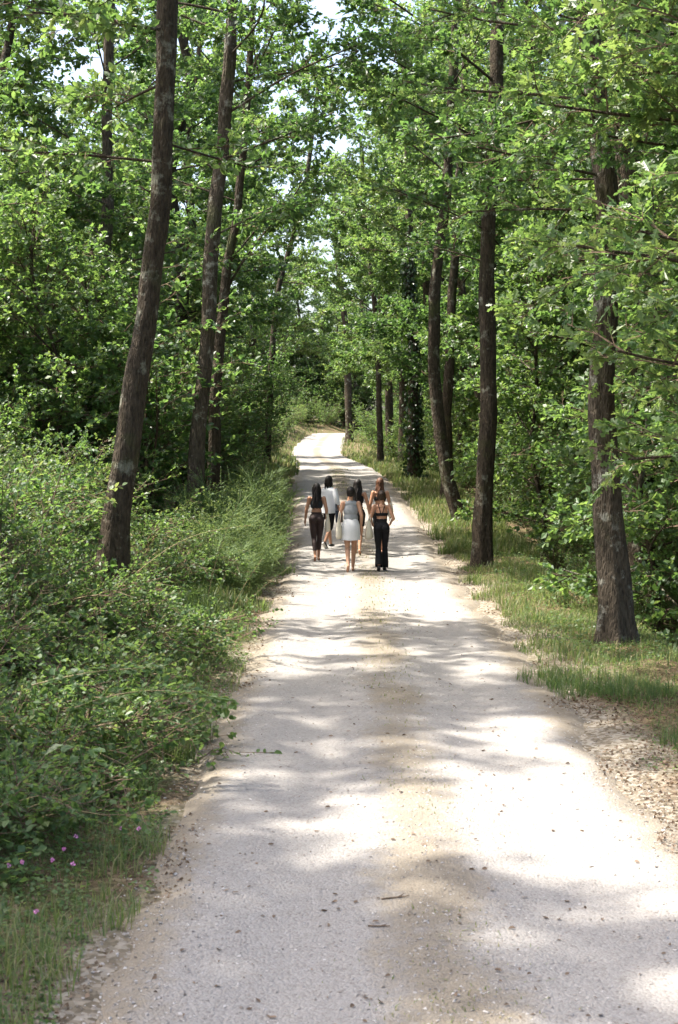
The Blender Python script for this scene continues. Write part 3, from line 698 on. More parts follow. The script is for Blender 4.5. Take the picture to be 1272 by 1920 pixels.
# the broom thicket that spills down the bank beside the walkers
for i, (px, d, s) in enumerate([(470, 26.5, .8), (450, 24.8, .75), (470, 30, .85), (430, 28.5, 1.05), (462, 31.5, 1.1), (400, 25.5, .95), (478, 34.5, 1.0), (425, 23.5, .7), (492, 38, 1.0), (395, 28, 1.1)]):
    x = (px - 636) / FPX * d
    place_shrub('broom', x, d, s * .82, 'feathery pale green broom on the bank', 'brooms on the bank')
LR = {'hazel_b': 'tall hazel beyond the ditch', 'hazel_a': 'pale hazel beyond the ditch', 'horn': 'hornbeam bush beyond the ditch', 'dark': 'low dark dogwood along the ditch'}
GR = {'hazel_b': 'tall hazels beyond the ditch', 'hazel_a': 'hazels beyond the ditch', 'horn': 'hornbeams beyond the ditch', 'dark': 'dogwoods along the ditch'}
scatter(['hazel_b', 'horn', 'hazel_a'], (5.6, 10.5, 20, 42), 24, 1.3, (.75, 1.1), LR, GR, edge_r=4.1)
scatter(['dark', 'dark', 'horn'], (4.2, 7.0, 20, 44), 26, .85, (.4, .65), LR, GR, edge_r=2.5)
scatter(['hazel_b', 'horn', 'hazel_a'], (1.5, 12, 44, 76), 28, 1.7, (.9, 1.25), LR, GR, edge_r=3.2)
scatter(['hazel_a', 'hazel_b', 'hazel_a'], (6, 11, 32, 54), 12, 1.4, (1.0, 1.35), LR, GR, edge_r=4.4)
scatter(['horn', 'dark'], (-2, 8, 52, 86), 18, 1.3, (.7, 1.1), LS, GS, edge_r=2.0)
scatter(['horn', 'hazel_a'], (-4, 10, 86, 132), 22, 1.9, (.9, 1.3), {**LS, 'hazel_a': 'tall pale bush'}, {**GS, 'hazel_a': 'tall bushes at the far bend'}, edge_r=2.2)
for (k_, x, y, s_) in (('hazel_b', 6.1, 23.4, .7), ('hazel_a', 6.3, 22.0, .85), ('hazel_b', 6.8, 24.6, .9), ('horn', 5.3, 22.6, .6)):
    place_shrub(k_, x, y, s_, 'leafy shrub hiding the thick dark oak\'s foot,', 'shrubs before the thick oak')
for (k_, x, y, s_) in (('horn', -3.9, 135, 1.1), ('hazel_a', -2.6, 140, .9), ('horn', -1.2, 143.5, 1.1), ('hazel_a', .6, 147.5, 1.0), ('horn', 2.6, 150.5, 1.2), ('hazel_a', -5.5, 138, 1.0)):
    place_shrub(k_, x, y, s_, 'bush closing the outside of the bend,', 'bushes outside the bend')
# dark thicket behind the bend
for i in range(10):
    x = -8 + 2.4 * i; y = 147 + g.uniform(-1, 3)
    if abs(x - cen(y)) < 2.6 or i > 6: continue
    place_shrub('hazel_b', x, y, 1.3, 'dense shaded shrub past the road end,', 'shrubs past the bend')

# ------------------------------------------------------------------ grass, litter, pebbles
def blades(mb, rng, x, y, h, w=.006, lean=.45, rlo=0., rhi=1., zoff=-.01):
    n = len(x)
    z = surf_z(x, y) + zoff
    az = rng.uniform(0, 6.28, n); ln = np.abs(rng.normal(0, lean, n)) * h
    dx, dy = np.cos(az), np.sin(az)
    rx_, ry_ = -dy, dx
    w = w * rng.uniform(.6, 1.4, n)
    B = np.stack([x, y, z], 1); Dv = np.stack([dx, dy, 0 * dx], 1); Rv = np.stack([rx_, ry_, 0 * dx], 1)
    Z = np.array([0, 0, 1.])
    m1 = B + Dv * (ln * .25)[:, None] + Z * (h * .5)[:, None]; m2 = B + Dv * ln[:, None] + Z * (h * (1 - .25 * np.clip(ln / h, 0, 1.2)))[:, None]
    V = np.stack([B - Rv * w[:, None], B + Rv * w[:, None], m1 - Rv * (w * .8)[:, None], m1 + Rv * (w * .8)[:, None], m2], 1)
    idx = np.arange(n)[:, None] * 5
    r = rng.uniform(rlo, rhi, n)
    V = V.reshape(-1, 3)
    mb.add(V, idx + np.array([0, 1, 3, 2]), 0, r)
    mb.V.append(np.zeros((0, 3)))
    mb.P.append((idx + np.array([2, 3, 4]) + mb.nv - len(V), 0, r))

rng = np.random.default_rng(77)
def strip(n, y0, y1, a, b, side, seed, thr=.45, pw=1.6):
    y = y0 + (y1 - y0) * rng.uniform(0, 1, n) ** pw
    o = HALF + rng.uniform(a, b, n); x = cen(y) + side * o
    k = vnoise(x * 1.2, y * 1.2, seed) * .6 + vnoise(x * 3.5, y * 3.5, seed + 1) * .4 + .5 * sstep(a, a + .6, o - HALF) - .25 > thr
    return x[k], y[k]
mb = MB()
x, y = strip(34000, 13.2, 36, .1, 2.3, 1, 31, .47); kk = rng.uniform(0, 1, len(x)) < np.clip((y - 13.6) / 5 + 1.1 * (vnoise(x * 1.6, y * 1.6, 37) - .5), .03, 1); x, y = x[kk], y[kk]; blades(mb, rng, x, y, rng.uniform(.3, 1, len(x)) * (.07 + .32 * vnoise(x * 1.7, y * 1.7, 39) ** 1.5) * np.clip((y - 13.2) / 4 + .3 * vnoise(x * 3, y * 3, 40), .18, 1), .0055, .7)
x, y = strip(14000, 32, 66, .1, 2.4, 1, 33, .32); blades(mb, rng, x, y, rng.uniform(.1, .35, len(x)), .01)
x, y = strip(4000, 10, 16.5, .45, 2.2, 1, 35, .55); blades(mb, rng, x, y, rng.uniform(.05, .15, len(x)), .004)
x, y = strip(4000, 60, 140, .0, 3.5, 1, 34, .25); blades(mb, rng, x, y, rng.uniform(.15, .45, len(x)), .022)
x, y = strip(5000, 56, 146, .0, 4.0, -1, 36, .2); blades(mb, rng, x, y, rng.uniform(.15, .45, len(x)), .022)
og = ob('grass', mb.mesh('verge_grass', M['grass']))
tag(og, 'sunlit grass along the verge in front of the ditch', 'grass', kind='stuff')
mb = MB()
x, y = strip(19000, 5.5, 24, .05, 1.35, -1, 41, .42, 1.15); blades(mb, rng, x, y, rng.uniform(.25, 1, len(x)) * (.06 + .26 * vnoise(x * 1.6, y * 1.6, 47) ** 1.4), .0035, .75)
x, y = strip(6000, 9, 24, .4, 1.3, -1, 43, .48, 1.1); blades(mb, rng, x, y, rng.uniform(.12, .38, len(x)), .005, .6, 0, .7)
x, y = strip(6000, 22, 60, .1, 1.3, -1, 45, .42); blades(mb, rng, x, y, rng.uniform(.1, .3, len(x)), .01)
og = ob('grass', mb.mesh('bank_grass', M['grass']))
tag(og, 'thin grass along the foot of the bramble bank', 'grass', kind='stuff')
mb = MB()
n = 4500; y = 6 + 60 * rng.uniform(0, 1, n) ** 1.5; x = cen(y) + rng.normal(0, .25, n)
k = vnoise(x * 1.3, y * .9, 51) * .7 + vnoise(x * 5, y * 4, 52) * .3 > .5; blades(mb, rng, x[k], y[k], rng.uniform(.008, .032, k.sum()) * (1 + y[k] / 30), .003 + .00012 * y[k], .9, .5, 1)
og = ob('grass', mb.mesh('crown_grass', M['grass']))
tag(og, 'short sparse grass growing along the crown of the road', 'grass', kind='stuff')

# creeping leaves at the foot of the bank and along the verge
mb = MB()
def creeping(n, y0, y1, a, b, side, size, seed, thr=.45, h=.14, pw=1.3, rhi=1.):
    x, y = strip(n, y0, y1, a, b, side, seed, thr, pw)
    z = surf_z(x, y) + rng.uniform(.005, h, len(x)) * vnoise(x * 2, y * 2, seed + 5)
    az = rng.uniform(0, 6.28, len(x))
    put_leaves(mb, rng, np.stack([x, y, z], 1), np.stack([np.cos(az), np.sin(az), rng.normal(.1, .25, len(x))], 1), size * 1.1, 'farw', tilt=.4, rhi=rhi)
creeping(26000, 5.5, 22, .05, 1.7, -1, .028, 61, .42)
creeping(9000, 8, 26, .5, 2.2, -1, .05, 63, .38, .4)
creeping(9000, 17, 40, .5, 2.4, 1, .04, 65, .45, .2)
creeping(7000, 9.5, 19, .25, 2.4, 1, .024, 67, .55, .06)
og = ob('creeping_weeds', mb.mesh('creeping_weeds', M['bramble'])); tag(og, 'low creeping weeds along both edges of the road', 'weeds', kind='stuff')

mb = MB()
def litter(n, y0, y1, a, b, side, size, seed, thr, pw=1.3, pile=0.):
    x, y = strip(n, y0, y1, a, b, side, seed, thr, pw)
    z = surf_z(x, y) + rng.uniform(.004, .02 + pile, len(x))
    az = rng.uniform(0, 6.28, len(x))
    put_leaves(mb, rng, np.stack([x, y, z], 1), np.stack([np.cos(az), np.sin(az), rng.normal(0, .25, len(x))], 1), size * .8, 'farw', tilt=.5, fold=.9, droop=-.35)
litter(6500, 8.5, 14.6, -.1, 2.6, 1, .036, 71, .38, 1., .03)
litter(4500, 14, 40, -.1, 2.0, 1, .045, 73, .5)
litter(5000, 5.5, 14, -.15, 1.5, -1, .032, 75, .5, 1.2)
litter(4500, 14, 45, -.25, 1.5, -1, .045, 77, .5)
n = 900; y = 6 + 45 * rng.uniform(0, 1, n) ** 1.6; x = cen(y) + rng.uniform(-1.7, 1.7, n)
az = rng.uniform(0, 6.28, n)
put_leaves(mb, rng, np.stack([x, y, surf_z(x, y) + .008], 1), np.stack([np.cos(az), np.sin(az), 0 * az], 1), .035, 'mid', tilt=.3, fold=.7)
og = ob('leaf_litter', mb.mesh('leaf_litter', M['dry'])); tag(og, 'fallen brown oak leaves lying along the road edges', 'leaves', kind='stuff')

def pebbles(mb, rng, x, y, s):
    n = len(x)
    O = np.array([(1, 0, 0), (-1, 0, 0), (0, 1, 0), (0, -1, 0), (0, 0, 1), (0, 0, -1.)])
    F = np.array([[0, 2, 4], [2, 1, 4], [1, 3, 4], [3, 0, 4], [2, 0, 5], [1, 2, 5], [3, 1, 5], [0, 3, 5]])
    a = rng.uniform(0, 6.28, n); c, sn = np.cos(a), np.sin(a)
    sc = s[:, None] * rng.uniform(.55, 1.2, (n, 3)) * np.array([1, 1, .6])
    V = O[None] * sc[:, None] * rng.uniform(.7, 1.2, (n, 6, 1)) + rng.normal(0, .18, (n, 6, 3)) * s[:, None, None]
    X = V[..., 0] * c[:, None] - V[..., 1] * sn[:, None]; Y = V[..., 0] * sn[:, None] + V[..., 1] * c[:, None]
    P = np.stack([X + x[:, None], Y + y[:, None], V[..., 2] + (surf_z(x, y) + s * .12)[:, None]], -1)
    mb.add(P.reshape(-1, 3), (F[None] + (np.arange(n) * 6)[:, None, None]).reshape(-1, 3), 0, np.repeat(rng.uniform(0, 1, n) ** .8, 8))
mb = MB()
n = 35000; y = 5.6 + 24 * rng.uniform(0, 1, n) ** 1.9; o = rng.uniform(-1.9, 1.9, n)
keep = rng.uniform(0, 1, n) < .35 + .65 * np.exp(-(o / .4) ** 2) + .5 * (np.abs(o) > 1.25) ; keep &= vnoise(o * 2 + 7, y * 1.1, 81) + .25 > rng.uniform(0, 1, n)
y, o = y[keep], o[keep]
pebbles(mb, rng, cen(y) + o, y, .004 + .0095 * rng.uniform(0, 1, len(y)) ** 2)
og = ob('gravel', mb.mesh('gravel', M['pebble'])); tag(og, 'loose limestone pebbles scattered over the road', 'gravel', kind='stuff')

# ------------------------------------------------------------------ special plants and small things
def tuft(px, py, h, n, spread, label, seed, dark=False):
    d = CAMZ * FPX / (py - 839); x0 = (px - 636) / FPX * d
    q = np.random.default_rng(seed); mbt = MB()
    a = q.uniform(0, 6.28, n); r = spread * np.sqrt(q.uniform(0, 1, n))
    blades(mbt, q, x0 + r * np.cos(a), d + r * np.sin(a), h * q.uniform(.4, 1.15, n), .0035, .8, 0, .55 if dark else .8)
    V = np.concatenate(mbt.V); b = np.array([x0, d, float(surf_z(x0, d))]); mbt.V = [V - b]
    o = ob('grass_tuft', mbt.mesh('grass_tuft', M['grass'])); o.location = b
    return tag(o, label, 'grass tuft', 'tufts of long grass')
tuft(365, 1395, .3, 260, .16, 'bright upright grass tuft at the foot of the brambles', 1)
tuft(330, 1430, .26, 200, .16, 'smaller grass tuft just before the bright upright one', 2)
tuft(250, 1500, .26, 220, .2, 'drooping grass tuft in the shade below the brambles', 3, True)
tuft(1195, 1312, .28, 420, .42, 'dense dark grass tuft nearest the sunlit verge oak', 4, True)
tuft(1100, 1305, .22, 360, .40, 'dark grass tuft in the middle of the shaded verge', 5, True)
tuft(1030, 1282, .18, 280, .36, 'dark grass tuft closest to the wheel track', 6, True)
tuft(1262, 1400, .22, 60, .1, 'pale dry grass tuft beside the heap of dead leaves', 7)
tuft(535, 1085, .3, 160, .2, 'sunlit grass tuft at the road edge by the barefoot walkers', 8)

def flower(px, py, h, seed):
    q = np.random.default_rng(seed)
    d = CAMZ * FPX / (py - 839 + 30); x0 = (px - 636) / FPX * d; z0 = float(surf_z(x0, d))
    r = empty('clover_flower', (x0, d, z0)); tp = np.array([q.normal(0, .01), q.normal(0, .01), h])
    ms = MB(); put_tube(ms, np.array([(0, 0, -.01), tp * .5 + [.006, 0, 0], tp]), .0016, 4)
    ob('stem', ms.mesh('flower_stem', M['stemgreen']), r)
    mf = MB(); n = 34; v = unit(q.normal(0, 1, (n, 3)) + [0, 0, .5])
    put_leaves(mf, q, tp + v * .003, v, .012, 'farw', tilt=.6)
    ob('flower_head', mf.mesh('flower_head', M['petal']), r)
    mg = MB(); a = q.uniform(0, 6.28, 9); z = q.uniform(.2, .8, 9)
    put_leaves(mg, q, tp * z[:, None], np.stack([np.cos(a), np.sin(a), .3 + 0 * a], 1), .028, 'ovate')
    ob('leaf', mg.mesh('flower_leaf', M['bramble']), r)
    return tag(r, 'pink clover flower in the weeds at the edge of the road', 'flower', 'pink clover flowers')
for i, (px, py) in enumerate([(135, 1637), (225, 1567), (256, 1572), (32, 1648), (8, 1660), (58, 1752), (110, 1618), (90, 1645), (140, 1600)]):
    flower(px, py, .10 + .02 * (i % 3), 400 + i)

def twig_on_road(px, py, L, az, label, seed):
    q = np.random.default_rng(seed); d = CAMZ * FPX / (py - 839); x0 = (px - 636) / FPX * d
    b = bough(q, (0, 0, 0), az, 0, L, 6, 0, .1); b = b - b.mean(0); b[:, 2] = surf_z(x0 + b[:, 0], d + b[:, 1]) - float(surf_z(x0, d)) + .007
    mm = MB(); put_tube(mm, b, np.linspace(.0055, .003, 6), 6)
    q1 = bough(q, b[3], az + .7, .15, L * .3, 4, 0, .1); put_tube(mm, q1, np.linspace(.005, .002, 4), 5)
    o = ob('fallen_twig', mm.mesh('fallen_twig', M['twig'])); o.location = (x0, d, float(surf_z(x0, d)))
    tag(o, label, 'twig')
twig_on_road(743, 1713, .16, .1, 'short dead twig lying on the brown crown of the road', 1)
twig_on_road(712, 1768, .12, -.3, 'thinner twig lying nearer the camera than the other on the road', 2)

def bramble_arm(pts, label, seed, leaf=.06, bright=0., per=4):
    """one arching bramble cane set with leaves of three leaflets"""
    q = np.random.default_rng(seed); P = smooth_path(np.array(pts), .08); o = P[0].copy(); P = P - o
    r = empty('bramble_cane', o); ms = MB(); put_tube(ms, P, np.linspace(.006, .002, len(P)), 5)
    ob('cane', ms.mesh('bramble_cane_stem', M['cane'], True), r)
    mf = MB(); n = len(P) * per; i = q.integers(1, len(P), n); t = unit(np.gradient(P, axis=0))[i]
    side = unit(np.cross(t, [0, 0, 1.])) * q.choice([-1, 1], n)[:, None]
    b0 = P[i]; dirn = unit(side + t * .5 + q.normal(0, .3, (n, 3))); st = b0 + dirn * q.uniform(.02, .08, n)[:, None]
    put_segs(mf, b0, st, .0015, .001, 1)
    for k in (-1, 0, 1):
        dd = unit(dirn + k * .9 * np.cross(dirn, [0, 0, 1.])); put_leaves(mf, q, st, dd, leaf, 'ovate', tilt=.25, rlo=bright, rhi=1)
    ob('foliage', mf.mesh('bramble_cane_foliage', [M['bramble'], M['cane']]), r)
    return tag(r, label, 'bramble')
bramble_arm([W(120, 1335, 10.6), W(220, 1283, 10.6), W(330, 1288, 10.6), W(430, 1312, 10.7)], 'sunlit bramble spray reaching over the dark undergrowth towards the road', 1, .065, .5, 6)
bramble_arm([W(60, 1285, 11), W(160, 1250, 11), W(290, 1252, 11)], 'short bramble spray just above the sunlit one', 2, .06, .3, 5)
bramble_arm([W(250, 1080, 19), W(330, 1010, 19), W(405, 990, 19), W(470, 985, 19)], 'long reddish bramble cane arching away from the leaning oak', 3, .035, .4, 2)
bramble_arm([W(390, 1120, 20), W(405, 1040, 20), W(430, 980, 20), W(452, 930, 20)], 'upright bramble shoot in front of the broom thicket', 4, .03, .3, 3)
bramble_arm([W(420, 1180, 19), W(445, 1110, 19), W(490, 1050, 19)], 'slanting bramble shoot low on the bank', 5, .03, .3, 3)
bramble_arm([W(460, 1130, 21), W(500, 1090, 21), W(545, 1062, 21)], 'thin bramble cane leaning out to the road edge', 6, .03, .3, 3)

def big_leaf_plant(px, py, d, label, seed, leaf=.2):
    q = np.random.default_rng(seed); p = W(px, py, d); b = np.array([p[0], p[1], float(ground_z(p[0], p[1]))]); h = max(.3, p[2] - b[2])
    r = empty('maple_sapling', b); ms = MB(); st = np.array([(0, 0, -.05), (.03, 0, h * .5), (0, 0, h)]); put_tube(ms, st, [.01, .007, .004], 6)
    ob('stem', ms.mesh('sapling_stem', M['stemgreen'], True), r)
    for k in range(9):
        a = q.uniform(0, 6.28); z = h * (.55 + .45 * k / 8); e = q.uniform(.0, .4); dirn = np.array([math.cos(a) * math.cos(e), math.sin(a) * math.cos(e), math.sin(e)])
        ml = MB(); s0 = np.array([0, 0, z]); s1 = s0 + dirn * .12; put_segs(ml, s0[None], s1[None], .002, .0015, 1)
        for w in (-.8, 0, .8):
            c, s_ = math.cos(w), math.sin(w); dd = np.array([[dirn[0] * c - dirn[1] * s_, dirn[0] * s_ + dirn[1] * c, -.15]])
            put_leaves(ml, q, s1[None], dd, leaf * (.8 if w else 1), 'ovate', tilt=.1, droop=.3, rlo=.5, rhi=1)
        ob('leaf', ml.mesh('sapling_leaf', [M['hazel'], M['stemgreen']]), r)
    return tag(r, label, 'sapling')
big_leaf_plant(110, 1150, 14.5, 'broad-leaved maple sapling standing up out of the brambles', 1)
big_leaf_plant(215, 1205, 13.5, 'lower broad-leaved sapling in front of the taller one', 2, .17)
big_leaf_plant(40, 1440, 9.6, 'broad-leaved seedling low in the shaded brambles near the clover', 4, .1)
big_leaf_plant(150, 1395, 10.2, 'broad-leaved seedling beside the drooping grass tuft', 5, .11)
big_leaf_plant(60, 1010, 17, 'broad-leaved sapling close to the foot of the leaning oak', 3, .16)

# ivy wrapped round the trunk of the set-back oak
q = np.random.default_rng(9)
mt = [c for c in tr['R4'].children if c.name.startswith('trunk')][0].data; co = np.empty(len(mt.vertices) * 3); mt.vertices.foreach_get('co', co); co = co.reshape(-1, 3)
co = co[(co[:, 2] < 9) & (np.hypot(co[:, 0], co[:, 1]) < .6)]
pk = co[q.integers(0, len(co), 2600)]; nrm = unit(pk * [1, 1, 0] + q.normal(0, .1, pk.shape)); pk = pk + nrm * q.uniform(.0, .14, len(pk))[:, None] + q.normal(0, .06, pk.shape)
mi_ = MB(); put_leaves(mi_, q, pk, np.stack([q.normal(0, .5, len(pk)), q.normal(0, .5, len(pk)), -np.ones(len(pk))], 1) + nrm * .5, .13, 'farw', up=(0, -.7, .3), tilt=.4)
iv = ob('ivy', mi_.mesh('ivy', M['ivy'])); iv.location = tr['R4'].location
tag(iv, 'dark ivy wrapped round the trunk of the set-back oak', 'ivy')

# ------------------------------------------------------------------ walkers
M['skin_tan'] = plain('tanned_skin', (.42, .215, .125), .5, .4, .06, 12)
M['skin_warm'] = plain('warm_skin', (.48, .26, .16), .5, .4, .06, 12)
M['hair_dark'] = plain('dark_hair', (.012, .008, .006), .6, .4, .4, 30)
M['hair_brown'] = plain('brown_hair', (.035, .019, .011), .6, .4, .4, 30)
M['hair_auburn'] = plain('auburn_hair', (.10, .042, .02), .6, .4, .4, 30)
M['char_top'] = plain('charcoal_jersey', (.028, .032, .036), .85, .2, .2, 60, .04)
M['brown_legging'] = plain('dark_brown_jersey', (.035, .021, .019), .7, .3, .2, 60, .04)
M['black_cloth'] = plain('black_cotton', (.010, .010, .011), .8, .25, .3, 50, .04)
M['white_linen'] = plain('white_linen', (.70, .71, .74), .85, .2, .05, 60, .04)
M['grey_tank'] = plain('light_grey_cotton', (.27, .28, .29), .85, .2, .08, 60, .04)
M['white_skirt'] = plain('white_denim', (.66, .66, .66), .85, .2, .06, 60, .04)
M['canvas'] = plain('cream_canvas', (.62, .57, .46), .9, .2, .08, 70, .04)
M['dark_bag'] = plain('dark_blue_fabric', (.03, .04, .06), .8, .3, .2, 40)
M['shoe'] = plain('black_shoe', (.012, .012, .012), .5, .4, .2, 40)
M['sole'] = plain('white_rubber', (.6, .58, .54), .7, .3, .05, 40)
M['eye_dark'] = plain('dark_iris', (.02, .012, .01), .2, .5)
M['lip'] = plain('lip_skin', (.4, .13, .11), .5, .4)

def uv_ball(c, r, n=14, m=9, rot=None):
    th = np.linspace(0, np.pi, m)[1:-1]; ph = np.linspace(0, 2 * np.pi, n, endpoint=False)
    V = [np.array([0, 0, 1.])] + [np.array([math.sin(t) * math.cos(p), math.sin(t) * math.sin(p), math.cos(t)]) for t in th for p in ph] + [np.array([0, 0, -1.])]
    V = np.array(V) * np.asarray(r)
    if rot is not None: V = V @ np.asarray(rot).T
    k = len(th); T, Q = [], []
    for j in range(n):
        T.append((0, 1 + j, 1 + (j + 1) % n)); T.append((len(V) - 1, 1 + (k - 1) * n + (j + 1) % n, 1 + (k - 1) * n + j))
        for i in range(k - 1): Q.append((1 + i * n + j, 1 + (i + 1) * n + j, 1 + (i + 1) * n + (j + 1) % n, 1 + i * n + (j + 1) % n))
    return V + np.asarray(c, float), np.array(T), np.array(Q)

def cone_pts(a, b, ra, rb, n=12):
    """closed rounded cone from a to b"""
    a = np.asarray(a, float); b = np.asarray(b, float); ax = unit(b - a)
    u = unit(np.cross(ax, [.2, .95, .13])); v = np.cross(ax, u); L = np.linalg.norm(b - a)
    prof_ = [(-ra * math.cos(t), ra * math.sin(t)) for t in np.linspace(0, np.pi / 2, 5)[1:]] + [(L + rb * math.sin(t), rb * math.cos(t)) for t in np.linspace(0, np.pi / 2, 5)[:-1]]
    ph = np.linspace(0, 2 * np.pi, n, endpoint=False)
    V = [a - ax * ra] + [a + ax * z + r * (u * math.cos(p) + v * math.sin(p)) for z, r in prof_ for p in ph] + [b + ax * rb]
    k = len(prof_); T, Q = [], []
    V = np.array(V)
    for j in range(n):
        T.append((0, 1 + (j + 1) % n, 1 + j)); T.append((len(V) - 1, 1 + (k - 1) * n + j, 1 + (k - 1) * n + (j + 1) % n))
        for i in range(k - 1): Q.append((1 + i * n + j, 1 + i * n + (j + 1) % n, 1 + (i + 1) * n + (j + 1) % n, 1 + (i + 1) * n + j))
    return V, np.array(T), np.array(Q)

def voxel_mesh(mb, name, vox, it, mats):
    """join the overlapping pieces into one continuous skin"""
    me = mb.mesh(name + '_parts', [])
    o = bpy.data.objects.new(name + '_parts', me); COL.objects.link(o)
    m = o.modifiers.new('r', 'REMESH'); m.mode = 'VOXEL'; m.voxel_size = vox; m.adaptivity = 0; m.use_smooth_shade = True
    if it:
        q = o.modifiers.new('s', 'SMOOTH'); q.factor = .5; q.iterations = it
    bpy.context.view_layer.update()
    dg = bpy.context.evaluated_depsgraph_get()
    out = bpy.data.meshes.new_from_object(o.evaluated_get(dg))
    bpy.data.objects.remove(o); bpy.data.meshes.remove(me)
    out.name = name; out.materials.clear()
    for x in mats: out.materials.append(x)
    return out

def ik(h, a, l1, l2, fwd=(0, 1, 0)):
    h = np.asarray(h, float); a = np.asarray(a, float); d = a - h; L = min(np.linalg.norm(d), (l1 + l2) * .999); ax = unit(d)
    x = (l1 * l1 - l2 * l2 + L * L) / (2 * L); r = math.sqrt(max(0, l1 * l1 - x * x)); f = np.asarray(fwd, float); f = unit(f - ax * (f @ ax))
    return h + ax * x + f * r

class Body:
    def __init__(s): s.mb = MB(); s.seg = []
    def cone(s, tag_, a, b, ra, rb): 
        V, T, Q = cone_pts(a, b, ra, rb); s.mb.add(V, Q); s.mb.P.append((T + s.mb.nv - len(V), 0, np.zeros(len(T))))
        s.seg.append((tag_, np.array(a, float), np.array(b, float), ra, rb))
    def ball(s, tag_, c, r, rot=None):
        V, T, Q = uv_ball(c, r, rot=rot); s.mb.add(V, Q); s.mb.P.append((T + s.mb.nv - len(V), 0, np.zeros(len(T))))
        r = np.asarray(r, float); s.seg.append((tag_, np.array(c, float), np.array(c, float), float(np.mean(r)), float(np.mean(r))))

def person(spec):
    """a standing or walking woman, facing +y, built at the origin, 1.65 m tall before scaling"""
    B = Body(); rt = empty('person', spec['loc'], spec.get('rz', 0), spec['h'] / 1.66)
    sk = M[spec['skin']]
    lf = np.array(spec['lf'], float); rf = np.array(spec['rf'], float)      # ankles: (x, y, lift)
    B.ball('pelvis', (0, 0, .93), (.152, .105, .11)); B.ball('pelvis', (.075, -.045, .895), (.088, .085, .09)); B.ball('pelvis', (-.075, -.045, .895), (.088, .085, .09))
    B.ball('torso', (0, .0, 1.06), (.112, .08, .14)); B.ball('torso', (0, 0, 1.22), (.132, .095, .15)); B.ball('torso', (0, -.012, 1.335), (.15, .06, .055))
    B.ball('torso', (.06, .075, 1.225), (.055, .05, .055)); B.ball('torso', (-.06, .075, 1.225), (.055, .05, .055))
    B.cone('neck', (0, -.01, 1.37), (0, .012, 1.47), .048, .044)
    B.ball('head', (0, .018, 1.555), (.072, .09, .105)); B.ball('head', (0, .05, 1.5), (.052, .052, .055)); B.cone('head', (0, .098, 1.56), (0, .118, 1.53), .009, .013)
    for sx in (-1, 1): B.ball('head', (sx * .073, .008, 1.545), (.01, .018, .028))
    hips = {}
    for sx, ft in ((-1, lf), (1, rf)):
        hip = np.array([sx * .082, 0, .885]); ank = np.array([ft[0], ft[1], .075 + ft[2]])
        kn = ik(hip, ank, .415, .415); n = 'L' if sx < 0 else 'R'
        B.cone('thigh', hip, hip + (kn - hip) * .5, .085, .072); B.cone('thigh', hip + (kn - hip) * .5, kn, .072, .05)
        cm = kn + (ank - kn) * .3 + np.array([0, -.014, 0]); B.cone('calf', kn, cm, .048, .05); B.cone('calf', cm, ank, .048, .032)
        pit = spec.get('pitch', {}).get(n, 0.)       # foot pitch, heel up
        c, s_ = math.cos(pit), math.sin(pit)
        f = lambda y, z: ank + np.array([sx * .01 * y * 8, y * c + z * s_, z * c - y * s_])
        B.cone('foot', f(-.02, -.045), f(.06, -.048), .031, .030); B.cone('foot', f(.06, -.05), f(.145, -.06), .034, .02)
        hips[n] = (hip, kn, ank, pit)
    arms = {}
    for n, sx in (('L', -1), ('R', 1)):
        sh = np.array([sx * .155, -.01, 1.345]); el, wr = [np.array(p, float) for p in spec['arms'][n]]
        B.cone('uarm', sh, el, .046, .036); B.cone('farm', el, el + (wr - el) * .3, .036, .034); B.cone('farm', el + (wr - el) * .3, wr, .034, .023)
        d = unit(wr - el); d = unit(d + np.array([0, .0, -.35])); inw = unit(np.array([-sx, .15, 0]) - d * (np.array([-sx, .15, 0]) @ d)); lat = np.cross(d, inw)
        B.cone('hand', wr + d * .02, wr + d * .075, .024, .026)
        for k, (o, l) in enumerate(((-.027, .066), (-.009, .078), (.009, .074), (.027, .058))):
            a = wr + d * .085 + lat * o; m1 = a + d * l * .5 + inw * .006; B.cone('hand', a, m1, .0095, .009); B.cone('hand', m1, m1 + d * l * .42 + inw * .018, .009, .0075)
        f1 = lat * (1 if lat[1] > 0 else -1)
        t0 = wr + d * .04 + f1 * .024; t1 = t0 + unit(f1 + d) * .035; B.cone('hand', t0, t1, .011, .010); B.cone('hand', t1, t1 + unit(f1 * .3 + d) * .028, .010, .008)
        arms[n] = (sh, el, wr)
    me = voxel_mesh(B.mb, 'person_body', .009, 3, [sk])
    body = ob('body', me, rt)
    nv = len(me.vertices); V = np.empty(nv * 3); me.vertices.foreach_get('co', V); V = V.reshape(-1, 3)
    Nn = np.empty(nv * 3); me.vertices.foreach_get('normal', Nn); Nn = Nn.reshape(-1, 3)
    F = np.array([list(p.vertices) for p in me.polygons if len(p.vertices) == 4])
    best = np.full(nv, 9.); reg = np.empty(nv, object); tt = np.zeros(nv)
    for (tg, a, b, ra, rb) in B.seg:
        ab = b - a; L2 = ab @ ab; t = np.clip(((V - a) @ ab) / L2, 0, 1) if L2 > 1e-9 else np.zeros(nv)
        d = np.linalg.norm(V - a - t[:, None] * ab, axis=1) / (ra + (rb - ra) * t)
        k = d < best; best[k] = d[k]; reg[k] = tg; tt[k] = t[k]
    def garment(name, mask, off, mat):
        keep = mask[F].all(1); f = F[keep]
        if len(f) == 0: return
        u, inv = np.unique(f, return_inverse=True); P = V[u] + Nn[u] * np.asarray(off(V[u], reg[u]))[:, None]
        mbg = MB(); mbg.add(P, inv.reshape(-1, 4)); return ob(name, mbg.mesh(name, mat, True), rt)
    is_ = lambda *t: np.isin(reg.astype(str), t)
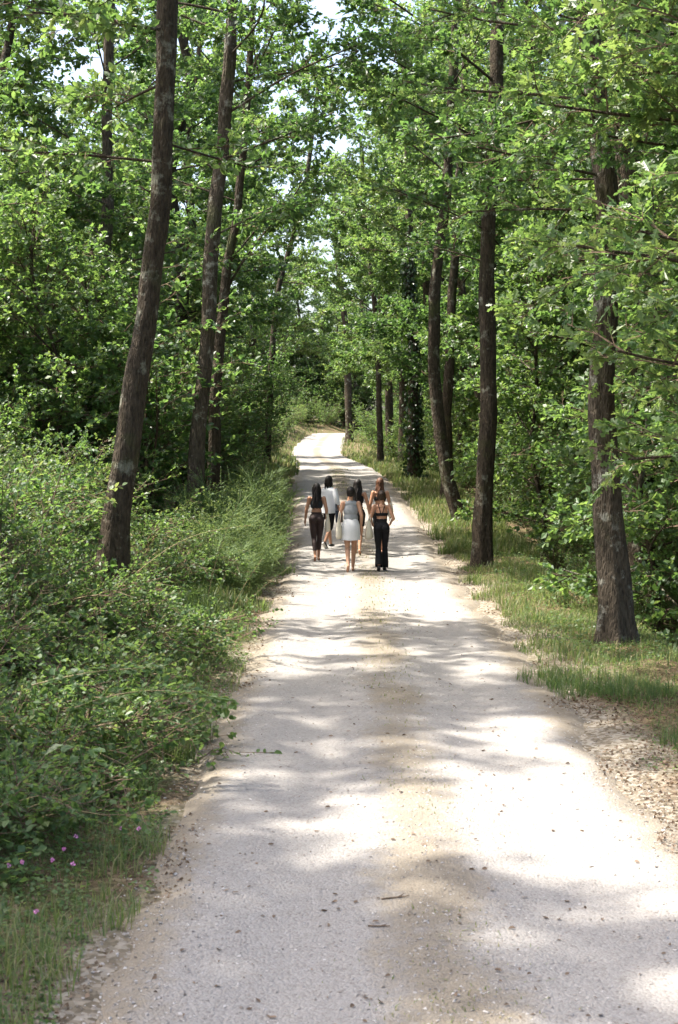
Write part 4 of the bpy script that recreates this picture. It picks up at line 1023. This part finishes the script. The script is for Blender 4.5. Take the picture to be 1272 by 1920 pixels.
    def loft(name, rings, mat, n=28, wav=0., seed=0, parent=rt):
        """rings: (centre, rx, ry) from the top down"""
        q = np.random.default_rng(seed); ph = np.linspace(0, 2 * np.pi, n, endpoint=False); RR = []
        for i, (c, rx_, ry_) in enumerate(rings):
            w = 1 + wav * (i / max(1, len(rings) - 1)) * (np.sin(ph * 5 + seed) * .6 + np.sin(ph * 9 + 1.7 * seed) * .4)
            RR.append(np.stack([c[0] + rx_ * w * np.cos(ph), c[1] + ry_ * w * np.sin(ph), np.full(n, c[2]) + .004 * np.sin(ph * 3 + seed)], 1))
        RR = np.array(RR); idx = np.arange(len(rings) * n).reshape(len(rings), n); nx = np.roll(idx, -1, 1)
        mbl = MB(); mbl.add(RR.reshape(-1, 3), np.stack([idx[:-1], idx[1:], nx[1:], nx[:-1]], -1).reshape(-1, 4)); 
        return ob(name, mbl.mesh(name, mat, True), parent)
    spec['build'](garment, loft, is_, V, rt, hips, arms)
    # face
    for sx in (-1, 1):
        mbe = MB(); v, t, qd = uv_ball((sx * .03, .098, 1.56), (.011, .009, .007), 8, 6); mbe.add(v, qd); mbe.add(v, t); ob('eye', mbe.mesh('eye', M['eye_dark'], True), body)
    mbe = MB(); v, t, qd = uv_ball((0, .101, 1.497), (.022, .007, .007), 10, 6); mbe.add(v, qd); mbe.add(v, t); ob('mouth', mbe.mesh('mouth', M['lip'], True), body)
    # hair
    kind, hm, ln, seed = spec['hair']; q = np.random.default_rng(seed); mh = MB()
    v, t, qd = uv_ball((0, -.002, 1.572), (.086, .098, .108), 20, 12)
    front = (v[:, 1] > .045) & (v[:, 2] < 1.625); v[front] = v[front] * [.8, .4, 1] + [0, .02, 0]
    mh.add(v, qd); mh.add(v, t)
    if kind in ('long', 'bob'):
        for i in range(46):
            a = q.uniform(-.15, np.pi + .15) + np.pi; w = q.uniform(.55, 1)
            p0 = np.array([math.cos(a) * .075 * w, math.sin(a) * .085 * w - .005, 1.60 - .03 * q.uniform()]); L = ln * q.uniform(.75, 1.05); P = []
            sw = q.uniform(-.03, .03); ph = q.uniform(0, 6.28); amp = .008 if kind == 'long' else .004
            for k in range(9):
                f_ = k / 8; z = p0[2] - L * f_; push = 1 + .25 * math.sin(min(1, f_ * 2.2) * 1.57) 
                bk = -.035 * sstep(.2, .55, f_) if kind == 'long' else 0
                P.append([p0[0] * push * (1 - .25 * f_ ** 2) + sw * f_ + amp * math.sin(ph + f_ * 11), p0[1] * (1.05 + .1 * f_) + bk + amp * math.cos(ph + f_ * 9), z])
            put_tube(mh, np.array(P), np.linspace(.017, .006, 9), 6)
    elif kind == 'bun':
        v, t, qd = uv_ball((0, -.09, 1.60), (.045, .042, .042), 14, 9); mh.add(v, qd); mh.add(v, t)
        for i in range(16):
            a = np.pi + q.uniform(.1, 3.04); p0 = np.array([math.cos(a) * .07, math.sin(a) * .08, 1.49]); put_tube(mh, np.array([p0 + [0, 0, .05], p0 * [.95, 1.02, 1], (p0 + [0, -.1, 1.6]) * .5]), [.01, .012, .008], 6)
    ob('hair', mh.mesh('hair', M[hm], True), rt)
    return tag(rt, spec['label'], 'person')

def shoes(rt, hips, mat, sole, up=.07):
    for n, sx in (('L', -1), ('R', 1)):
        hip, kn, ank, pit = hips[n]; c, s_ = math.cos(pit), math.sin(pit)
        f = lambda y, z: ank + np.array([sx * .08 * y, y * c + z * s_, z * c - y * s_])
        mb_ = MB()
        for a, b, r1, r2 in ((f(-.022, -.04), f(.06, -.042), .040, .040), (f(.06, -.045), f(.155, -.052), .041, .028)):
            v, t, qd = cone_pts(a, b, r1, r2); mb_.add(v, qd); mb_.add(v, t)
        sh = ob('shoe', mb_.mesh('shoe', mat, True), rt)
        ms_ = MB(); v, t, qd = cone_pts(f(-.03, -.068), f(.15, -.073), .034, .034); v2 = v.copy(); v2[:, 2] = ank[2] - .07 + (v[:, 2] - (ank[2] - .07)) * .35 - (0 if pit < .1 else 0)
        ms_.add(v2 if pit < .1 else v, qd); ms_.add(v2 if pit < .1 else v, t); ob('sole', ms_.mesh('sole', sole, True), sh)

def legs_cloth(is_, V, top, bottom): return is_('pelvis', 'torso', 'thigh', 'calf') & (V[:, 2] < top) & (V[:, 2] > bottom)

def dress1(garment, loft, is_, V, rt, hips, arms):
    garment('crop_top', is_('torso') & (V[:, 2] > 1.135) & ((V[:, 2] < 1.30) | ((np.abs(V[:, 0]) > .05) & (np.abs(V[:, 0]) < .105))), lambda v, r: np.full(len(v), .008), M['char_top'])
    garment('leggings', legs_cloth(is_, V, 1.055, .225), lambda v, r: np.full(len(v), .006), M['brown_legging'])
def dress2(garment, loft, is_, V, rt, hips, arms):
    garment('capri_trousers', legs_cloth(is_, V, 1.03, .40), lambda v, r: np.full(len(v), .008), M['black_cloth'])
    loft('shirt', [((0, -.005, 1.425), .06, .055), ((0, -.01, 1.40), .10, .066), ((0, -.012, 1.365), .19, .088), ((0, -.005, 1.30), .196, .115), ((0, 0, 1.18), .185, .132), ((0, 0, 1.05), .19, .14), ((0, -.005, .93), .205, .155), ((0, -.01, .86), .21, .16), ((0, -.01, .80), .20, .158)], M['white_linen'], 36, .06, 2)
    for n in ('L', 'R'):
        sh, el, wr = arms[n]; d1, d2 = el - sh, wr - el; mb_ = MB()
        put_tube(mb_, np.array([sh + [0, 0, .015], sh + d1 * .3, sh + d1 * .65, el, el + d2 * .35]), [.062, .068, .066, .062, .06], 16, cap=False); ob('sleeve', mb_.mesh('sleeve', M['white_linen'], True), rt)
    shoes(rt, hips, M['shoe'], M['sole'])
def dress3(garment, loft, is_, V, rt, hips, arms):
    garment('tank_top', is_('torso', 'pelvis') & (V[:, 2] > 1.0) & (V[:, 2] < 1.40) & (np.abs(V[:, 0]) < .15), lambda v, r: .010 + .022 * sstep(1.3, 1.05, v[:, 2]) + .004 * np.sin(v[:, 0] * 60 + v[:, 2] * 25), M['grey_tank'])
    loft('skirt', [((0, -.005, 1.04), .128, .10), ((0, -.008, .99), .152, .118), ((0, -.02, .92), .178, .145), ((0, -.018, .82), .186, .15), ((0, -.012, .70), .192, .15), ((0, -.01, .62), .194, .15)], M['white_skirt'], 36, .02, 3)
def dress4(garment, loft, is_, V, rt, hips, arms):
    garment('camisole', is_('torso') & (V[:, 2] > 1.08) & (V[:, 2] < 1.31), lambda v, r: np.full(len(v), .008), M['black_cloth'])
    garment('shorts', legs_cloth(is_, V, 1.06, .62), lambda v, r: np.full(len(v), .012), M['black_cloth'])
def dress5(garment, loft, is_, V, rt, hips, arms):
    garment('bra_top', is_('torso') & (V[:, 2] > 1.16) & (V[:, 2] < 1.27), lambda v, r: np.full(len(v), .007), M['black_cloth'])
    garment('leggings', legs_cloth(is_, V, 1.04, .42), lambda v, r: np.full(len(v), .007), M['black_cloth'])
def dress6(garment, loft, is_, V, rt, hips, arms):
    garment('bra_top', is_('torso') & (V[:, 2] > 1.145) & (V[:, 2] < 1.215), lambda v, r: np.full(len(v), .007), M['black_cloth'])
    for sx in (-1, 1):
        mb_ = MB(); put_tube(mb_, np.array([(sx * .02, -.098, 1.2), (sx * .035, -.088, 1.27), (sx * .06, -.074, 1.345), (sx * .07, -.03, 1.40), (sx * .07, .05, 1.36), (sx * .065, .115, 1.26)]), .008, 6); ob('strap', mb_.mesh('strap', M['black_cloth'], True), rt)
    garment('flared_trousers', legs_cloth(is_, V, 1.085, .04), lambda v, r: .008 + .045 * sstep(.5, .06, v[:, 2]), M['black_cloth'])
    shoes(rt, hips, M['shoe'], M['shoe'])

def spot(px, py, d):
    x = (px - 636) / FPX * d; return (x, d, float(road_z(x, d)))
DOWN = {'L': ((-.215, -.03, 1.09), (-.225, .03, .86)), 'R': ((.215, -.03, 1.09), (.225, .03, .86))}
ppl = [
 dict(loc=spot(594, 1053, 30.6), rz=.05, h=1.66, skin='skin_tan', lf=(-.035, -.20, .045), rf=(.045, .17, 0), pitch={'L': .55}, hair=('long', 'hair_dark', .46, 1), build=dress1,
      arms={'L': ((-.215, .02, 1.1), (-.24, .13, .88)), 'R': ((.21, -.06, 1.1), (.215, .0, .87))},
      label='barefoot woman with long dark hair in charcoal crop top and brown leggings'),
 dict(loc=spot(617, 1033, 33.2), rz=-.55, h=1.66, skin='skin_warm', lf=(-.05, .16, 0), rf=(.05, -.26, .06), pitch={'R': .75}, hair=('bob', 'hair_dark', .26, 2), build=dress2,
      arms={'L': ((-.24, .02, 1.1), (-.23, .14, .9)), 'R': ((.245, -.04, 1.09), (.24, .06, .87))},
      label='woman in loose white shirt, black cropped trousers and dark shoes'),
 dict(loc=spot(658, 1077, 28.4), rz=.0, h=1.68, skin='skin_warm', lf=(-.05, -.26, .07), rf=(.045, .14, 0), pitch={'L': .7}, hair=('bun', 'hair_dark', 0, 3), build=dress3,
      arms={'L': ((-.215, -.03, 1.1), (-.22, .05, .88)), 'R': ((.215, -.05, 1.1), (.205, .06, .89))},
      label='barefoot woman in grey sleeveless top and short white skirt'),
 dict(loc=spot(671, 1047, 31.6), rz=-.05, h=1.66, skin='skin_tan', lf=(-.05, .17, 0), rf=(.05, -.2, .045), pitch={'R': .5}, hair=('long', 'hair_dark', .52, 4), build=dress4,
      arms={'L': ((-.215, -.03, 1.1), (-.22, .05, .88)), 'R': ((.23, -.04, 1.1), (.265, .02, .87))},
      label='woman with very long dark hair walking ahead of the white skirt'),
 dict(loc=spot(713, 1037, 31.8), rz=.05, h=1.68, skin='skin_tan', lf=(-.06, -.08, 0), rf=(.05, .12, 0), hair=('long', 'hair_auburn', .42, 5), build=dress5, arms=DOWN,
      label='woman with long auburn hair and black bra top, walking ahead of the flared trousers'),
 dict(loc=spot(716, 1075, 28.6), rz=-.03, h=1.60, skin='skin_tan', lf=(-.055, -.19, .04), rf=(.06, .14, 0), pitch={'L': .5}, hair=('bun', 'hair_brown', 0, 6), build=dress6,
      arms={'L': ((-.235, -.08, 1.09), (-.2, .13, 1.0)), 'R': ((.245, -.09, 1.09), (.2, .12, 1.02))},
      label='woman in black strappy bra top and black flared trousers'),
]
ps = [person(p) for p in ppl]

def tote(p, side, top, bot, yoff, label, w=.30, mat='canvas', xo=.0, thick=.05):
    """shoulder bag in the wearer's own frame: pouch and two handles over the shoulder"""
    pr = ps[p]; k = pr.scale[0]; sx = -1 if side == 'L' else 1
    r = empty('tote_bag', pr.location, pr.rotation_euler[2], k)
    cx = sx * (.235 + xo); n = 20; ph = np.linspace(0, 2 * np.pi, n, endpoint=False); mb_ = MB(); RR = []
    for i, (f_, tw, th) in enumerate(((0, 1, .35), (.15, 1, .6), (.5, 1.0, 1.0), (.85, .98, 1.1), (.97, .9, .9), (1, .7, .5))):
        z = top + (bot - top) * f_; e = 4
        c_, s_ = np.cos(ph), np.sin(ph); y = np.sign(c_) * np.abs(c_) ** (2 / e) * w / 2 * tw; x_ = np.sign(s_) * np.abs(s_) ** (2 / e) * thick * th
        RR.append(np.stack([cx + x_ + .008 * np.sin(ph * 3 + i), y + yoff + .02 * f_, np.full(n, z) + .012 * np.cos(ph) ** 2 * (f_ < .1)], 1))
    RR = np.array(RR); idx = np.arange(len(RR) * n).reshape(len(RR), n); nx = np.roll(idx, -1, 1)
    mb_.add(RR.reshape(-1, 3), np.stack([idx[:-1], idx[1:], nx[1:], nx[:-1]], -1).reshape(-1, 4)); mb_.add(RR[-1], np.arange(n)[::-1][None])
    ob('pouch', mb_.mesh('tote_pouch', M[mat], True), r)
    for j, dx in enumerate((-.02, .02)):
        ms_ = MB(); P = np.array([(cx + dx, yoff - w * .3, top - .03), (sx * .225 + dx * .5, yoff - w * .22 - .02, (top + 1.40) / 2), (sx * .165, -.07, 1.385), (sx * .15, -.01, 1.415), (sx * .165, .06, 1.385), (sx * .225 + dx * .5, yoff + w * .22, (top + 1.40) / 2), (cx + dx, yoff + w * .3, top - .03)])
        P = smooth_path(P, .04); put_tube(ms_, P, .011, 6); ob('handle', ms_.mesh('tote_handle', M[mat], True), r)
    return tag(r, label, 'bag')
tote(0, 'R', .98, .62, .02, 'cream canvas tote on the shoulder of the woman in brown leggings', .3)
tote(2, 'L', 1.02, .64, -.02, 'cream canvas tote beside the short white skirt', .32)
tote(5, 'L', 1.05, .66, -.04, 'cream canvas tote beside the black flared trousers', .34, xo=.03, thick=.07)
tote(4, 'R', 1.12, .80, .02, 'cream canvas tote on the shoulder of the auburn-haired woman', .28)
tote(1, 'R', .86, .58, .0, 'dark shoulder bag of the woman in the white shirt', .26, mat='dark_bag', xo=.04)
